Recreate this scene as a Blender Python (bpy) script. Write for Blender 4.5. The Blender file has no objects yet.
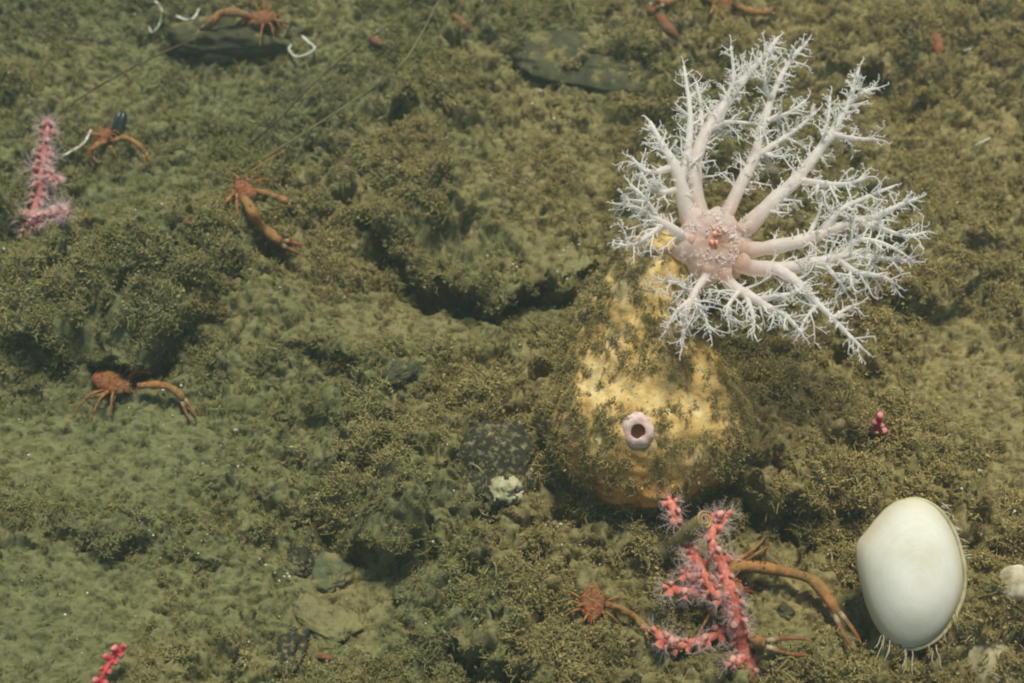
import bpy, math, random
import numpy as np
from mathutils import Vector

random.seed(7)
rng = np.random.default_rng(11)
SC = bpy.context.scene
COL = SC.collection
SC.unit_settings.scale_length = 0.1            # one unit is ten centimetres

# ------------------------------------------------------------------ camera, world, sun, exposure
W, H = 1024, 683
PITCH = math.radians(50)
FOV = math.radians(40)
DIST = 6.87
FPX = (W / 2) / math.tan(FOV / 2)
CAM = np.array([0.0, -math.cos(PITCH) * DIST, math.sin(PITCH) * DIST])
FWD = np.array([0.0, math.cos(PITCH), -math.sin(PITCH)])
UPV = np.array([0.0, math.sin(PITCH), math.cos(PITCH)])
RGT = np.array([1.0, 0.0, 0.0])

cd = bpy.data.cameras.new('camera')
cam = bpy.data.objects.new('camera', cd)
COL.objects.link(cam)
cam.location = CAM
cam.rotation_euler = (math.pi / 2 - PITCH, 0, 0)
cd.sensor_width = 36
cd.lens = 18 / math.tan(FOV / 2)
cd.clip_start = 0.05
cd.clip_end = 300
cd.dof.use_dof = True
cd.dof.focus_distance = 6.0
cd.dof.aperture_fstop = 1.1
SC.camera = cam

SUN_EL, SUN_AZ = math.radians(74), math.radians(20)     # azimuth from +y towards +x
sdir = Vector((math.sin(SUN_AZ) * math.cos(SUN_EL), math.cos(SUN_AZ) * math.cos(SUN_EL), math.sin(SUN_EL)))
wd = bpy.data.worlds.new('World')
SC.world = wd
wd.use_nodes = True
nt = wd.node_tree
bg = nt.nodes['Background']
sky = nt.nodes.new('ShaderNodeTexSky')
sky.sky_type = 'NISHITA'
sky.sun_disc = False
sky.sun_elevation = SUN_EL
sky.sun_rotation = SUN_AZ
nt.links.new(sky.outputs[0], bg.inputs[0])
bg.inputs[1].default_value = 0.07

sl = bpy.data.lights.new('sun', 'SUN')
sl.energy = 3.3
sl.angle = math.radians(14)
sl.color = (1.0, 0.95, 0.82)
so = bpy.data.objects.new('sun', sl)
COL.objects.link(so)
so.rotation_euler = sdir.to_track_quat('Z', 'Y').to_euler()

SC.view_settings.view_transform = 'Standard'
SC.view_settings.look = 'None'
SC.view_settings.gamma = 1
SC.view_settings.exposure = 0.6
SC.cycles.filter_width = 2.0

# ------------------------------------------------------------------ helpers: pixels to rays, noise
def ray(px, py):
    return FWD + RGT * ((px - W / 2) / FPX) + UPV * ((H / 2 - py) / FPX)

def at_depth(px, py, d):
    return CAM + ray(px, py) * d

def at_z(px, py, z):
    r = ray(px, py)
    return CAM + r * ((z - CAM[2]) / r[2])

def depth_of(p):
    return float(np.dot(np.asarray(p) - CAM, FWD))

def project(P):
    d = P - CAM
    z = d @ FWD
    return W / 2 + FPX * (d @ RGT) / z, H / 2 - FPX * (d @ UPV) / z

_perm = np.random.default_rng(3).permutation(256)
_perm = np.concatenate([_perm, _perm, _perm])
_grad = np.random.default_rng(4).normal(size=(256, 3))
_grad /= np.linalg.norm(_grad, axis=1)[:, None]

def noise3(x, y, z):
    x, y, z = np.broadcast_arrays(np.asarray(x, float), np.asarray(y, float), np.asarray(z, float))
    xi, yi, zi = np.floor(x).astype(int), np.floor(y).astype(int), np.floor(z).astype(int)
    xf, yf, zf = x - xi, y - yi, z - zi
    u = xf * xf * xf * (xf * (xf * 6 - 15) + 10)
    v = yf * yf * yf * (yf * (yf * 6 - 15) + 10)
    w = zf * zf * zf * (zf * (zf * 6 - 15) + 10)
    out = 0
    for a in (0, 1):
        for b in (0, 1):
            for c in (0, 1):
                h = _perm[_perm[_perm[(xi + a) & 255] + ((yi + b) & 255)] + ((zi + c) & 255)]
                g = _grad[h]
                d = g[..., 0] * (xf - a) + g[..., 1] * (yf - b) + g[..., 2] * (zf - c)
                out = out + d * (u if a else 1 - u) * (v if b else 1 - v) * (w if c else 1 - w)
    return out * 1.5

def noise2(x, y, s=0.0):
    """2D gradient noise (a slice), quicker than noise3."""
    x, y = np.asarray(x, float), np.asarray(y, float)
    k = int(s * 7) & 255
    xi, yi = np.floor(x).astype(int), np.floor(y).astype(int)
    xf, yf = x - xi, y - yi
    u = xf * xf * xf * (xf * (xf * 6 - 15) + 10)
    v = yf * yf * yf * (yf * (yf * 6 - 15) + 10)
    out = 0
    for a in (0, 1):
        for b in (0, 1):
            h = _perm[_perm[_perm[(xi + a) & 255] + ((yi + b) & 255)] + k]
            ang = h * (2 * math.pi / 256)
            d = np.cos(ang) * (xf - a) + np.sin(ang) * (yf - b)
            out = out + d * (u if a else 1 - u) * (v if b else 1 - v)
    return out * 1.4

def sstep(a, b, x):
    t = np.clip((x - a) / (b - a), 0, 1)
    return t * t * (3 - 2 * t)

def lin(r, g, b):
    f = lambda c: (c / 255 / 12.92) if c / 255 <= 0.04045 else ((c / 255 + 0.055) / 1.055) ** 2.4
    return (f(r), f(g), f(b), 1)

# ------------------------------------------------------------------ materials
def new_mat(name, rough=0.9, spec=0.2):
    m = bpy.data.materials.new(name)
    m.use_nodes = True
    n = m.node_tree.nodes
    p = n['Principled BSDF']
    p.inputs['Roughness'].default_value = rough
    p.inputs['Specular IOR Level'].default_value = spec
    return m, m.node_tree, p

def nz(t, scale, detail=4, rough=0.6, coord='Object', dist=0.0, sy=1.0):
    tc = t.nodes.new('ShaderNodeTexCoord')
    n = t.nodes.new('ShaderNodeTexNoise')
    n.inputs['Scale'].default_value = scale
    n.inputs['Detail'].default_value = detail
    n.inputs['Roughness'].default_value = rough
    n.inputs['Distortion'].default_value = dist
    if sy != 1.0:
        mp = t.nodes.new('ShaderNodeMapping')
        mp.inputs['Scale'].default_value = (1, sy, 1)
        t.links.new(tc.outputs[coord], mp.inputs[0]); t.links.new(mp.outputs[0], n.inputs['Vector'])
    else:
        t.links.new(tc.outputs[coord], n.inputs['Vector'])
    return n.outputs['Fac']

def ramp(t, fac, stops):
    r = t.nodes.new('ShaderNodeValToRGB')
    e = r.color_ramp.elements
    while len(e) < len(stops):
        e.new(0.5)
    for i, (p, c) in enumerate(stops):
        e[i].position = p
        e[i].color = c
    t.links.new(fac, r.inputs[0])
    return r.outputs[0]

def mix(t, fac, a, b, mode='MIX'):
    m = t.nodes.new('ShaderNodeMix')
    m.data_type = 'RGBA'
    m.blend_type = mode
    for s, v in ((m.inputs[0], fac), (m.inputs[6], a), (m.inputs[7], b)):
        if hasattr(v, 'links'):
            t.links.new(v, s)
        elif isinstance(v, (int, float)):
            s.default_value = v
        else:
            s.default_value = v
    return m.outputs[2]

def attr(t, name):
    a = t.nodes.new('ShaderNodeAttribute')
    a.attribute_name = name
    return a.outputs['Fac']

def bump(t, p, h, strength=0.4, dist=0.02):
    b = t.nodes.new('ShaderNodeBump')
    b.inputs['Strength'].default_value = strength
    b.inputs['Distance'].default_value = dist
    t.links.new(h, b.inputs['Height'])
    t.links.new(b.outputs[0], p.inputs['Normal'])

SILT_A, SILT_B = lin(112, 106, 66), lin(136, 124, 76)
SILT_D = lin(74, 68, 42)

def silt_lamp_falloff(t, left, right):  # lamp falloff painted into the silt colour: dimmer, greener left, paler, warmer right
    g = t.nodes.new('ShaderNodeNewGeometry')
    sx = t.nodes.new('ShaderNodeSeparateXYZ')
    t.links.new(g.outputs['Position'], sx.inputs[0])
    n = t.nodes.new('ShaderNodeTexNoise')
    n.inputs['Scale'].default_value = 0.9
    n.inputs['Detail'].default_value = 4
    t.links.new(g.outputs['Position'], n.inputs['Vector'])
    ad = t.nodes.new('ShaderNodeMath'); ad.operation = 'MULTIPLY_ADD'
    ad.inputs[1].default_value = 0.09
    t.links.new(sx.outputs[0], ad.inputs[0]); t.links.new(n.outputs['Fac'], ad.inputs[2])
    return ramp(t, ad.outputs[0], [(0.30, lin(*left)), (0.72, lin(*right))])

def silt_material():
    m, t, p = new_mat('silt', 0.95, 0.08)
    base = silt_lamp_falloff(t, (122, 124, 84), (152, 141, 94))  # silt colour with the painted left-to-right lamp falloff
    mot = ramp(t, nz(t, 9, 5, 0.7), [(0.3, (0.62, 0.62, 0.6, 1)), (0.6, (1, 1, 1, 1)), (0.75, (1.12, 1.1, 1.05, 1))])
    c = mix(t, 1.0, base, mot, 'MULTIPLY')
    fine = ramp(t, nz(t, 24, 5, 0.75, sy=1.7), [(0.35, (0.40, 0.37, 0.30, 1)), (0.44, (1, 1, 1, 1)), (0.7, (1.1, 1.08, 1.0, 1))])
    c = mix(t, 1.0, c, fine, 'MULTIPLY')
    t.links.new(c, p.inputs['Base Color'])
    bump(t, p, nz(t, 34, 8, 0.8), 0.8, 0.02)
    return m

def turf_material():
    m, t, p = new_mat('turf_fuzz', 0.95, 0.05)
    oi = t.nodes.new('ShaderNodeObjectInfo')
    a = silt_lamp_falloff(t, (132, 130, 86), (158, 145, 94))  # same painted falloff carried over the tufts
    b = ramp(t, oi.outputs['Random'], [(0.0, (0.74, 0.70, 0.63, 1)), (0.4, (0.96, 0.95, 0.93, 1)), (0.9, (1.05, 1.03, 0.98, 1)), (1.0, (1.14, 1.12, 1.04, 1))])
    t.links.new(mix(t, 1.0, a, b, 'MULTIPLY'), p.inputs['Base Color'])
    return m

def plain(name, c1, c2, scale, rough=0.8, spec=0.25, bmp=0.3, lo=0.35, hi=0.65, detail=4, silt=0):
    m, t, p = new_mat(name, rough, spec)
    f = nz(t, scale, detail)
    c = ramp(t, f, [(lo, c1), (hi, c2)])
    if silt:                       # silt settled on the top and in patches
        g = t.nodes.new('ShaderNodeNewGeometry')
        sx = t.nodes.new('ShaderNodeSeparateXYZ')
        t.links.new(g.outputs['Normal'], sx.inputs[0])
        ad = t.nodes.new('ShaderNodeMath'); ad.operation = 'MULTIPLY_ADD'
        ad.inputs[1].default_value = 0.35
        t.links.new(sx.outputs[2], ad.inputs[0]); t.links.new(nz(t, 11, 6, 0.72), ad.inputs[2])
        k = ramp(t, ad.outputs[0], [(silt - 0.06, (0, 0, 0, 1)), (silt + 0.06, (1, 1, 1, 1))])
        c = mix(t, k, c, lin(126, 117, 72))
    t.links.new(c, p.inputs['Base Color'])
    if bmp:
        bump(t, p, nz(t, scale * 3, 5, 0.7), bmp, 0.01)
    return m

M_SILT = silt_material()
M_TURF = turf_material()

# ------------------------------------------------------------------ mesh builder
class MB:
    def __init__(s):
        s.v, s.f, s.t, s.n, s.mi = [], [], [], 0, []

    def raw(s, v, f, tint=0.0, mi=0):
        v = np.asarray(v, float)
        s.v.append(v)
        s.t.append(np.broadcast_to(np.asarray(tint, float), (len(v),)).copy())
        for q in f:
            s.f.append(tuple(i + s.n for i in q))
            s.mi.append(mi)
        s.n += len(v)

    def tube(s, pts, rad, sides=6, tint=0.0, mi=0, flat=None):
        P = np.asarray(pts, float)
        n = len(P)
        R = np.broadcast_to(np.asarray(rad, float), (n,))
        T = np.broadcast_to(np.asarray(tint, float), (n,))
        tg = np.gradient(P, axis=0)
        tg /= np.linalg.norm(tg, axis=1)[:, None] + 1e-12
        a = np.array([0, 0, 1.0]) if abs(tg[0, 2]) < 0.9 else np.array([1.0, 0, 0])
        nn = np.cross(tg[0], a)
        nn /= np.linalg.norm(nn)
        ang = np.arange(sides) * 2 * math.pi / sides
        V = np.zeros((n, sides, 3))
        for i in range(n):
            nn = nn - tg[i] * np.dot(nn, tg[i])
            nn /= np.linalg.norm(nn) + 1e-12
            bb = np.cross(tg[i], nn)
            V[i] = P[i] + R[i] * (np.cos(ang)[:, None] * nn + np.sin(ang)[:, None] * bb)
        V = V.reshape(-1, 3)
        if flat is not None:                       # squash along an axis about the centre line
            ax, k = flat
            C = np.repeat(P, sides, axis=0)
            d = (V - C) @ ax
            V = V - np.outer(d * (1 - k), ax)
        F = []
        for i in range(n - 1):
            for j in range(sides):
                k = (j + 1) % sides
                F.append((i * sides + j, i * sides + k, (i + 1) * sides + k, (i + 1) * sides + j))
        F.append(tuple(range(sides))[::-1])
        F.append(tuple((n - 1) * sides + j for j in range(sides)))
        s.raw(V, F, np.repeat(T, sides), mi)

    def ball(s, c, r, u=10, w=7, tint=0.0, mi=0, axes=None, noise=0.0, freq=6.0):
        c = np.asarray(c, float)
        r = np.broadcast_to(np.asarray(r, float), (3,))
        V = [(0, 0, 1)]
        for i in range(1, w):
            th = math.pi * i / w
            for j in range(u):
                ph = 2 * math.pi * j / u
                V.append((math.sin(th) * math.cos(ph), math.sin(th) * math.sin(ph), math.cos(th)))
        V.append((0, 0, -1))
        V = np.array(V)
        if noise:
            V = V * (1 + noise * noise3(V[:, 0] * freq + c[0] * 9, V[:, 1] * freq + c[1] * 9, V[:, 2] * freq))[:, None]
        V = V * r
        if axes is not None:
            V = V @ np.asarray(axes)
        F = []
        for j in range(u):
            F.append((0, 1 + j, 1 + (j + 1) % u))
        for i in range(w - 2):
            for j in range(u):
                a, b = 1 + i * u + j, 1 + i * u + (j + 1) % u
                F.append((a, a + u, b + u, b))
        L = len(V) - 1
        for j in range(u):
            F.append((L, 1 + (w - 2) * u + (j + 1) % u, 1 + (w - 2) * u + j))
        s.raw(V + c, F, tint, mi)

    def build(s, name, mats, parent=None, smooth=True, base=None):
        V = np.concatenate(s.v)
        if base is None and parent is not None:
            q = parent
            while q.parent is not None:
                q = q.parent
            base = np.array(q.location)
        if base is not None:
            V = V - np.asarray(base)
        me = bpy.data.meshes.new(name)
        me.from_pydata(V.tolist(), [], s.f)
        a = me.attributes.new('tint', 'FLOAT', 'POINT')
        a.data.foreach_set('value', np.concatenate(s.t).astype(np.float32))
        for m in (mats if isinstance(mats, (list, tuple)) else [mats]):
            me.materials.append(m)
        if any(s.mi):
            me.polygons.foreach_set('material_index', np.array(s.mi, dtype=np.int32))
        if smooth:
            me.polygons.foreach_set('use_smooth', np.ones(len(me.polygons), dtype=bool))
        me.update()
        o = bpy.data.objects.new(name, me)
        COL.objects.link(o)
        if parent is not None:
            o.parent = parent
        elif base is not None:
            o.location = base
        return o

def tag(o, label=None, cat=None, group=None, kind=None):
    if label: o['label'] = label
    if cat: o['category'] = cat
    if group: o['group'] = group
    if kind: o['kind'] = kind
    return o

def thing(name, loc, label, cat, group=None):
    o = bpy.data.objects.new(name, None)
    o.empty_display_size = 0.05
    COL.objects.link(o)
    o.location = [float(c) for c in loc]
    return tag(o, label, cat, group)

def spline(pts, n):
    """Catmull-Rom through the points, n samples."""
    P = np.asarray(pts, float)
    if len(P) == 2:
        P = np.array([P[0], (P[0] + P[1]) / 2, P[1]])
    Q = np.vstack([2 * P[0] - P[1], P, 2 * P[-1] - P[-2]])
    m = len(P) - 1
    out = []
    for u in np.linspace(0, m, n):
        i = min(int(u), m - 1)
        t = u - i
        a, b, c, d = Q[i], Q[i + 1], Q[i + 2], Q[i + 3]
        out.append(0.5 * (2 * b + (c - a) * t + (2 * a - 5 * b + 4 * c - d) * t * t + (3 * b - a - 3 * c + d) * t ** 3))
    return np.array(out)

def mesh_from_numpy(name, V, Q, mat, smooth=True):
    me = bpy.data.meshes.new(name)
    me.vertices.add(len(V))
    me.vertices.foreach_set('co', np.ascontiguousarray(V, dtype=np.float32).ravel())
    me.loops.add(Q.size)
    me.loops.foreach_set('vertex_index', np.ascontiguousarray(Q, dtype=np.int32).ravel())
    me.polygons.add(len(Q))
    me.polygons.foreach_set('loop_start', np.arange(0, Q.size, 4, dtype=np.int32))
    me.polygons.foreach_set('loop_total', np.full(len(Q), 4, dtype=np.int32))
    if smooth:
        me.polygons.foreach_set('use_smooth', np.ones(len(Q), dtype=bool))
    me.materials.append(mat)
    me.update(calc_edges=True)
    o = bpy.data.objects.new(name, me)
    COL.objects.link(o)
    return o

# ------------------------------------------------------------------ the sea floor
def gauss_px(X, Y, px, py, rx, ry):
    """A soft bump round the ground point seen at a pixel; the radii are in pixels there."""
    c = at_z(px, py, 0)
    r = ray(px, py)
    k = FPX / depth_of(c)
    el = -r[2] / np.linalg.norm(r)
    return np.exp(-(((X - c[0]) * k / rx) ** 2 + ((Y - c[1]) * k * el / ry) ** 2))

SMOOTH = [(110, 445, 150, 62, 1.0), (60, 610, 130, 70, 0.95), (190, 590, 90, 60, 0.8), (345, 590, 65, 62, 1.0), (390, 318, 100, 26, 0.9),
          (270, 330, 60, 30, 0.6), (975, 370, 60, 70, 0.85), (1010, 450, 40, 60, 0.7), (800, 610, 55, 35, 0.7), (160, 80, 150, 60, 0.6),
          (540, 190, 80, 90, 0.55), (940, 140, 100, 60, 0.5), (530, 310, 50, 22, 0.8), (300, 60, 80, 60, 0.5), (150, 200, 90, 40, 0.6),
          (560, 110, 70, 60, 0.6), (620, 640, 40, 40, 0.3), (840, 20, 100, 30, 0.5)]
BUMPS = [(100, 290, 105, 50, 0.24), (480, 215, 105, 45, 0.24), (440, 470, 110, 60, 0.16), (400, 505, 50, 28, 0.12), (860, 440, 150, 60, 0.10),
         (770, 490, 70, 35, 0.14), (985, 640, 60, 60, 0.30), (920, 250, 90, 45, 0.14), (560, 580, 70, 50, 0.10), (900, 40, 70, 30, 0.12),
         (330, 400, 80, 40, 0.08), (235, 585, 60, 40, 0.06), (610, 60, 100, 40, 0.10), (250, 20, 120, 25, 0.10), (60, 60, 60, 40, 0.08),
         (760, 460, 50, 40, 0.06), (200, 270, 80, 40, 0.08), (560, 660, 60, 30, 0.08), (400, 120, 90, 40, 0.08),
         (335, 525, 18, 13, -0.18), (475, 672, 34, 15, -0.2), (905, 95, 24, 28, -0.28), (120, 350, 60, 16, -0.14), (425, 258, 55, 17, -0.16),
         (600, 515, 45, 16, -0.12), (976, 580, 26, 34, -0.3), (800, 512, 60, 14, -0.12), (20, 320, 22, 40, -0.12), (460, 295, 60, 12, -0.12),
         (560, 160, 20, 12, -0.05), (370, 130, 30, 18, -0.14), (290, 545, 26, 26, -0.06), (330, 600, 70, 40, -0.06), (355, 105, 24, 14, -0.1),
         (840, 345, 70, 14, -0.08), (30, 110, 30, 22, -0.1), (940, 70, 16, 20, -0.12), (300, 655, 26, 20, -0.08), (510, 470, 40, 30, -0.06)]
LEDGES = [  # base line of an overhanging step, its height, its reach behind, the depth of the hollow before it
    ([(365, 222), (385, 245), (415, 262), (440, 290), (480, 302), (530, 296), (590, 286)], 0.17, 0.5, 0.10),
    ([(20, 340), (60, 350), (110, 362), (160, 348), (200, 330)], 0.17, 0.45, 0.10),
    ([(300, 520), (325, 535), (350, 542), (385, 552), (420, 556)], 0.10, 0.3, 0.06),
    ([(550, 505), (610, 518), (660, 520)], 0.08, 0.2, 0.08),
    ([(740, 505), (790, 520), (850, 522)], 0.13, 0.3, 0.10),
    ([(430, 655), (465, 668), (510, 670)], 0.08, 0.2, 0.10),
    ([(840, 80), (900, 108), (945, 88)], 0.12, 0.3, 0.08),
    ([(150, 45), (200, 50), (270, 50)], 0.07, 0.3, 0.05),
    ([(520, 78), (580, 88), (660, 80)], 0.06, 0.3, 0.04),
    ([(330, 128), (370, 142), (430, 120)], 0.08, 0.25, 0.08),
    ([(60, 540), (110, 548), (160, 540)], 0.04, 0.12, 0.04),
    ([(170, 560), (210, 566), (235, 548)], 0.04, 0.10, 0.04),
    ([(860, 300), (930, 305), (1000, 290)], 0.07, 0.3, 0.05),
    ([(760, 345), (830, 352), (900, 345)], 0.04, 0.2, 0.04),
    ([(270, 350), (320, 372), (380, 380)], 0.05, 0.2, 0.05),
]

def smooth_mask(X, Y):
    s = np.zeros_like(X)
    for px, py, rx, ry, w in SMOOTH:
        s = np.maximum(s, w * np.minimum(1, 1.5 * gauss_px(X, Y, px, py, rx, ry)))
    return s

def coarse_height(X, Y):
    wx = X + 0.12 * noise2(X * 2.6, Y * 2.6, 5) + 0.07 * noise2(X * 7, Y * 7, 6) + 0.03 * noise2(X * 16, Y * 16, 9)
    wy = Y + 0.12 * noise2(X * 2.6, Y * 2.6, 7) + 0.07 * noise2(X * 7, Y * 7, 8) + 0.03 * noise2(X * 16, Y * 16, 10)
    h = 0.10 * noise2(X * 0.7, Y * 0.7, 1) + 0.07 * noise2(X * 1.7, Y * 1.7, 2)
    for px, py, rx, ry, a in BUMPS:
        h = h + a * gauss_px(wx, wy, px, py, rx, ry)
    push = np.zeros_like(X)
    for pts, A, L, D in LEDGES:
        G = np.array([at_z(px, py, 0) for px, py in pts])
        yl = np.interp(wx, G[:, 0], G[:, 1])
        win = sstep(G[0, 0] - 0.12, G[0, 0] + 0.15, wx) * (1 - sstep(G[-1, 0] - 0.15, G[-1, 0] + 0.12, wx))
        sd = wy - yl
        up = sstep(-0.03, 0.10, sd) * np.exp(-np.maximum(sd, 0) / L)
        h = h + win * (A * up - D * np.exp(-(sd / 0.11) ** 2) * (sd < 0) - D * sstep(0.03, 0.0, sd) * (sd >= 0) * np.exp(-(sd / 0.11) ** 2))
        push = push + win * 0.95 * A * sstep(-0.02, 0.10, sd) * np.exp(-np.maximum(sd - 0.10, 0) / 0.2)
    return h, push

xs_in = np.arange(-3.55, 3.55, 0.0076)
ys_in = np.arange(-2.15, 3.25, 0.0076)
grow = 0.012 * np.cumsum(1.16 ** np.arange(42))
grow = grow * (34 / grow[-1])
xs = np.concatenate([xs_in[0] - grow[::-1], xs_in, xs_in[-1] + grow])
ys = np.concatenate([ys_in[0] - grow[::-1], ys_in, ys_in[-1] + grow])
NX, NY = len(xs), len(ys)
X, Y = np.meshgrid(xs, ys)
HC, PUSH = coarse_height(X, Y)
SM = smooth_mask(X, Y)
rough = 1 - 0.88 * SM
lump = np.abs(noise2(X * 4.2, Y * 4.2, 21)) * 0.13 + np.abs(noise2(X * 9 + 3, Y * 9, 22)) * 0.085
lump2 = np.abs(noise2(X * 19, Y * 19, 23)) * 0.036 + np.abs(noise2(X * 36, Y * 36, 24)) * 0.024 + noise2(X * 60, Y * 60, 25) * 0.009
pits = sstep(0.20, 0.42, noise2(X * 15, Y * 24, 26)) * 0.026 + sstep(0.18, 0.40, noise2(X * 29, Y * 44, 27)) * 0.016 + sstep(0.15, 0.4, noise2(X * 52, Y * 66, 28)) * 0.007
hole = (sstep(0.20, 0.50, noise2(X * 4.6, Y * 6.4, 51)) * 0.09 + sstep(0.22, 0.48, noise2(X * 10, Y * 13, 52)) * 0.085 + sstep(0.25, 0.5, noise2(X * 21, Y * 27, 53)) * 0.045) * (rough ** 1.5)
fade = np.exp(-np.maximum(0, np.maximum(np.abs(X) - 3.6, np.maximum(Y - 3.3, -2.2 - Y))) / 1.5)
HF = HC + fade * (rough * (lump + lump2) - hole - pits * (0.35 + 0.65 * SM) + 0.10 * SM * lump2)
amp = fade * (0.15 + 0.85 * rough)
DX = amp * (0.030 * noise2(X * 8, Y * 8, 31) + 0.022 * noise2(X * 20, Y * 20, 32) + 0.010 * noise2(X * 45, Y * 45, 35))
DY = amp * (0.030 * noise2(X * 8, Y * 8, 33) + 0.022 * noise2(X * 20, Y * 20, 34) + 0.010 * noise2(X * 45, Y * 45, 36)) - PUSH
TV = np.stack([X + DX, Y + DY, HF], axis=-1).reshape(-1, 3)
ii = np.arange(NX * NY).reshape(NY, NX)
TQ = np.stack([ii[:-1, :-1], ii[:-1, 1:], ii[1:, 1:], ii[1:, :-1]], axis=-1).reshape(-1, 4)
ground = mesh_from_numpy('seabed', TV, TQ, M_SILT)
tag(ground, 'olive silt sea floor', None, None, 'structure')
gn = np.empty(len(TV) * 3, dtype=np.float32)
ground.data.vertices.foreach_get('normal', gn)
gn = gn.reshape(-1, 3)

def gh(x, y):
    """Sea floor height under a point (fine relief averaged in)."""
    i = int(np.clip(np.searchsorted(xs, x), 1, NX - 2))
    j = int(np.clip(np.searchsorted(ys, y), 1, NY - 2))
    return float(HF[max(j - 4, 0):j + 5, max(i - 4, 0):i + 5].mean())

def at_g(px, py, dz=0.0):
    z = 0.0
    for _ in range(25):
        p = at_z(px, py, z)
        z = 0.6 * z + 0.4 * (gh(p[0], p[1]) + dz)
    return at_z(px, py, z)

# ------------------------------------------------------------------ turf: small silted hydroid tufts, instanced
def tuft_mesh(name, seed, filaments, length, rad, mat, spread=1.0, crumbs=0):
    r = np.random.default_rng(seed)
    mb = MB()
    def bend(p, d, L, n, curl):
        pts = [p]
        for _ in range(n):
            d = d + r.normal(size=3) * curl
            d /= np.linalg.norm(d)
            pts.append(pts[-1] + d * L / n)
        return np.array(pts), d
    for _ in range(filaments):
        ang = r.uniform(0, 2 * math.pi)
        tilt = r.uniform(0, 1.25) * spread
        d = np.array([math.sin(tilt) * math.cos(ang), math.sin(tilt) * math.sin(ang), math.cos(tilt)])
        p0 = np.array([r.normal() * length * 0.25, r.normal() * length * 0.25, -length * 0.12])
        L = length * r.uniform(0.45, 1.0)
        pts, _ = bend(p0, d, L, 4, 0.38)
        mb.tube(pts, np.linspace(rad, rad * 0.65, 5), 3)
        for k in range(r.integers(2, 6)):
            i = r.integers(1, 4)
            d2 = (pts[i + 1] - pts[i]) / np.linalg.norm(pts[i + 1] - pts[i]) + r.normal(size=3) * 0.8
            d2 /= np.linalg.norm(d2)
            q, _ = bend(pts[i], d2, L * r.uniform(0.2, 0.5), 2, 0.4)
            mb.tube(q, [rad * 0.8, rad * 0.7, rad * 0.5], 3)
    for _ in range(crumbs):      # clots of silt caught in the tuft
        q = r.normal(size=3) * np.array([0.40, 0.40, 0.22]) * length + np.array([0, 0, length * 0.1])
        mb.ball(q, length * r.uniform(0.03, 0.10) * r.uniform(0.5, 1.6, 3), 6, 4, noise=1.1, freq=3.1)
    V = np.concatenate(mb.v)
    me = bpy.data.meshes.new(name)
    me.from_pydata(V.tolist(), [], mb.f)
    me.materials.append(mat)
    me.polygons.foreach_set('use_smooth', np.ones(len(me.polygons), dtype=bool))
    return bpy.data.objects.new(name, me)

TUFTS = bpy.data.collections.new('tuft_kinds')
for k in range(8):
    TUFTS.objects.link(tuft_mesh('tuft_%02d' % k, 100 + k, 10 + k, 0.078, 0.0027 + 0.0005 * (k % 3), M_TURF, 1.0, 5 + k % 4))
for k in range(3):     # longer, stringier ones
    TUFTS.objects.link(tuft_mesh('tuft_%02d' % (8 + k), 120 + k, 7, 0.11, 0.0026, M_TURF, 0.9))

def instancer(name, P, N, scale, idx, parent=None, base=None):
    me = bpy.data.meshes.new(name)
    if base is not None:
        P = P - base
    me.vertices.add(len(P))
    me.vertices.foreach_set('co', np.ascontiguousarray(P, dtype=np.float32).ravel())
    polar = np.arccos(np.clip(N[:, 2], -1, 1))
    az = np.arctan2(N[:, 1], N[:, 0])
    rot = np.stack([np.zeros(len(P)), polar, az], -1).astype(np.float32)
    a = me.attributes.new('rot', 'FLOAT_VECTOR', 'POINT'); a.data.foreach_set('vector', rot.ravel())
    a = me.attributes.new('scl', 'FLOAT', 'POINT'); a.data.foreach_set('value', scale.astype(np.float32))
    a = me.attributes.new('idx', 'INT', 'POINT'); a.data.foreach_set('value', idx.astype(np.int32))
    o = bpy.data.objects.new(name, me)
    COL.objects.link(o)
    if parent is not None:
        o.parent = parent
    g = bpy.data.node_groups.get('scatter')
    if g is None:
        g = bpy.data.node_groups.new('scatter', 'GeometryNodeTree')
        g.interface.new_socket('Geometry', in_out='INPUT', socket_type='NodeSocketGeometry')
        g.interface.new_socket('Geometry', in_out='OUTPUT', socket_type='NodeSocketGeometry')
        gi, go = g.nodes.new('NodeGroupInput'), g.nodes.new('NodeGroupOutput')
        ip = g.nodes.new('GeometryNodeInstanceOnPoints')
        ci = g.nodes.new('GeometryNodeCollectionInfo')
        ci.inputs['Collection'].default_value = TUFTS
        ci.inputs['Separate Children'].default_value = True
        ci.inputs['Reset Children'].default_value = True
        ip.inputs['Pick Instance'].default_value = True
        for nm, ty, sock in (('rot', 'FLOAT_VECTOR', 'Rotation'), ('scl', 'FLOAT', 'Scale'), ('idx', 'INT', 'Instance Index')):
            na = g.nodes.new('GeometryNodeInputNamedAttribute')
            na.data_type = ty
            na.inputs['Name'].default_value = nm
            g.links.new(na.outputs['Attribute'], ip.inputs[sock])
        g.links.new(gi.outputs[0], ip.inputs['Points'])
        g.links.new(ci.outputs[0], ip.inputs['Instance'])
        g.links.new(ip.outputs[0], go.inputs[0])
    md = o.modifiers.new('scatter', 'NODES')
    md.node_group = g
    return o

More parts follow.
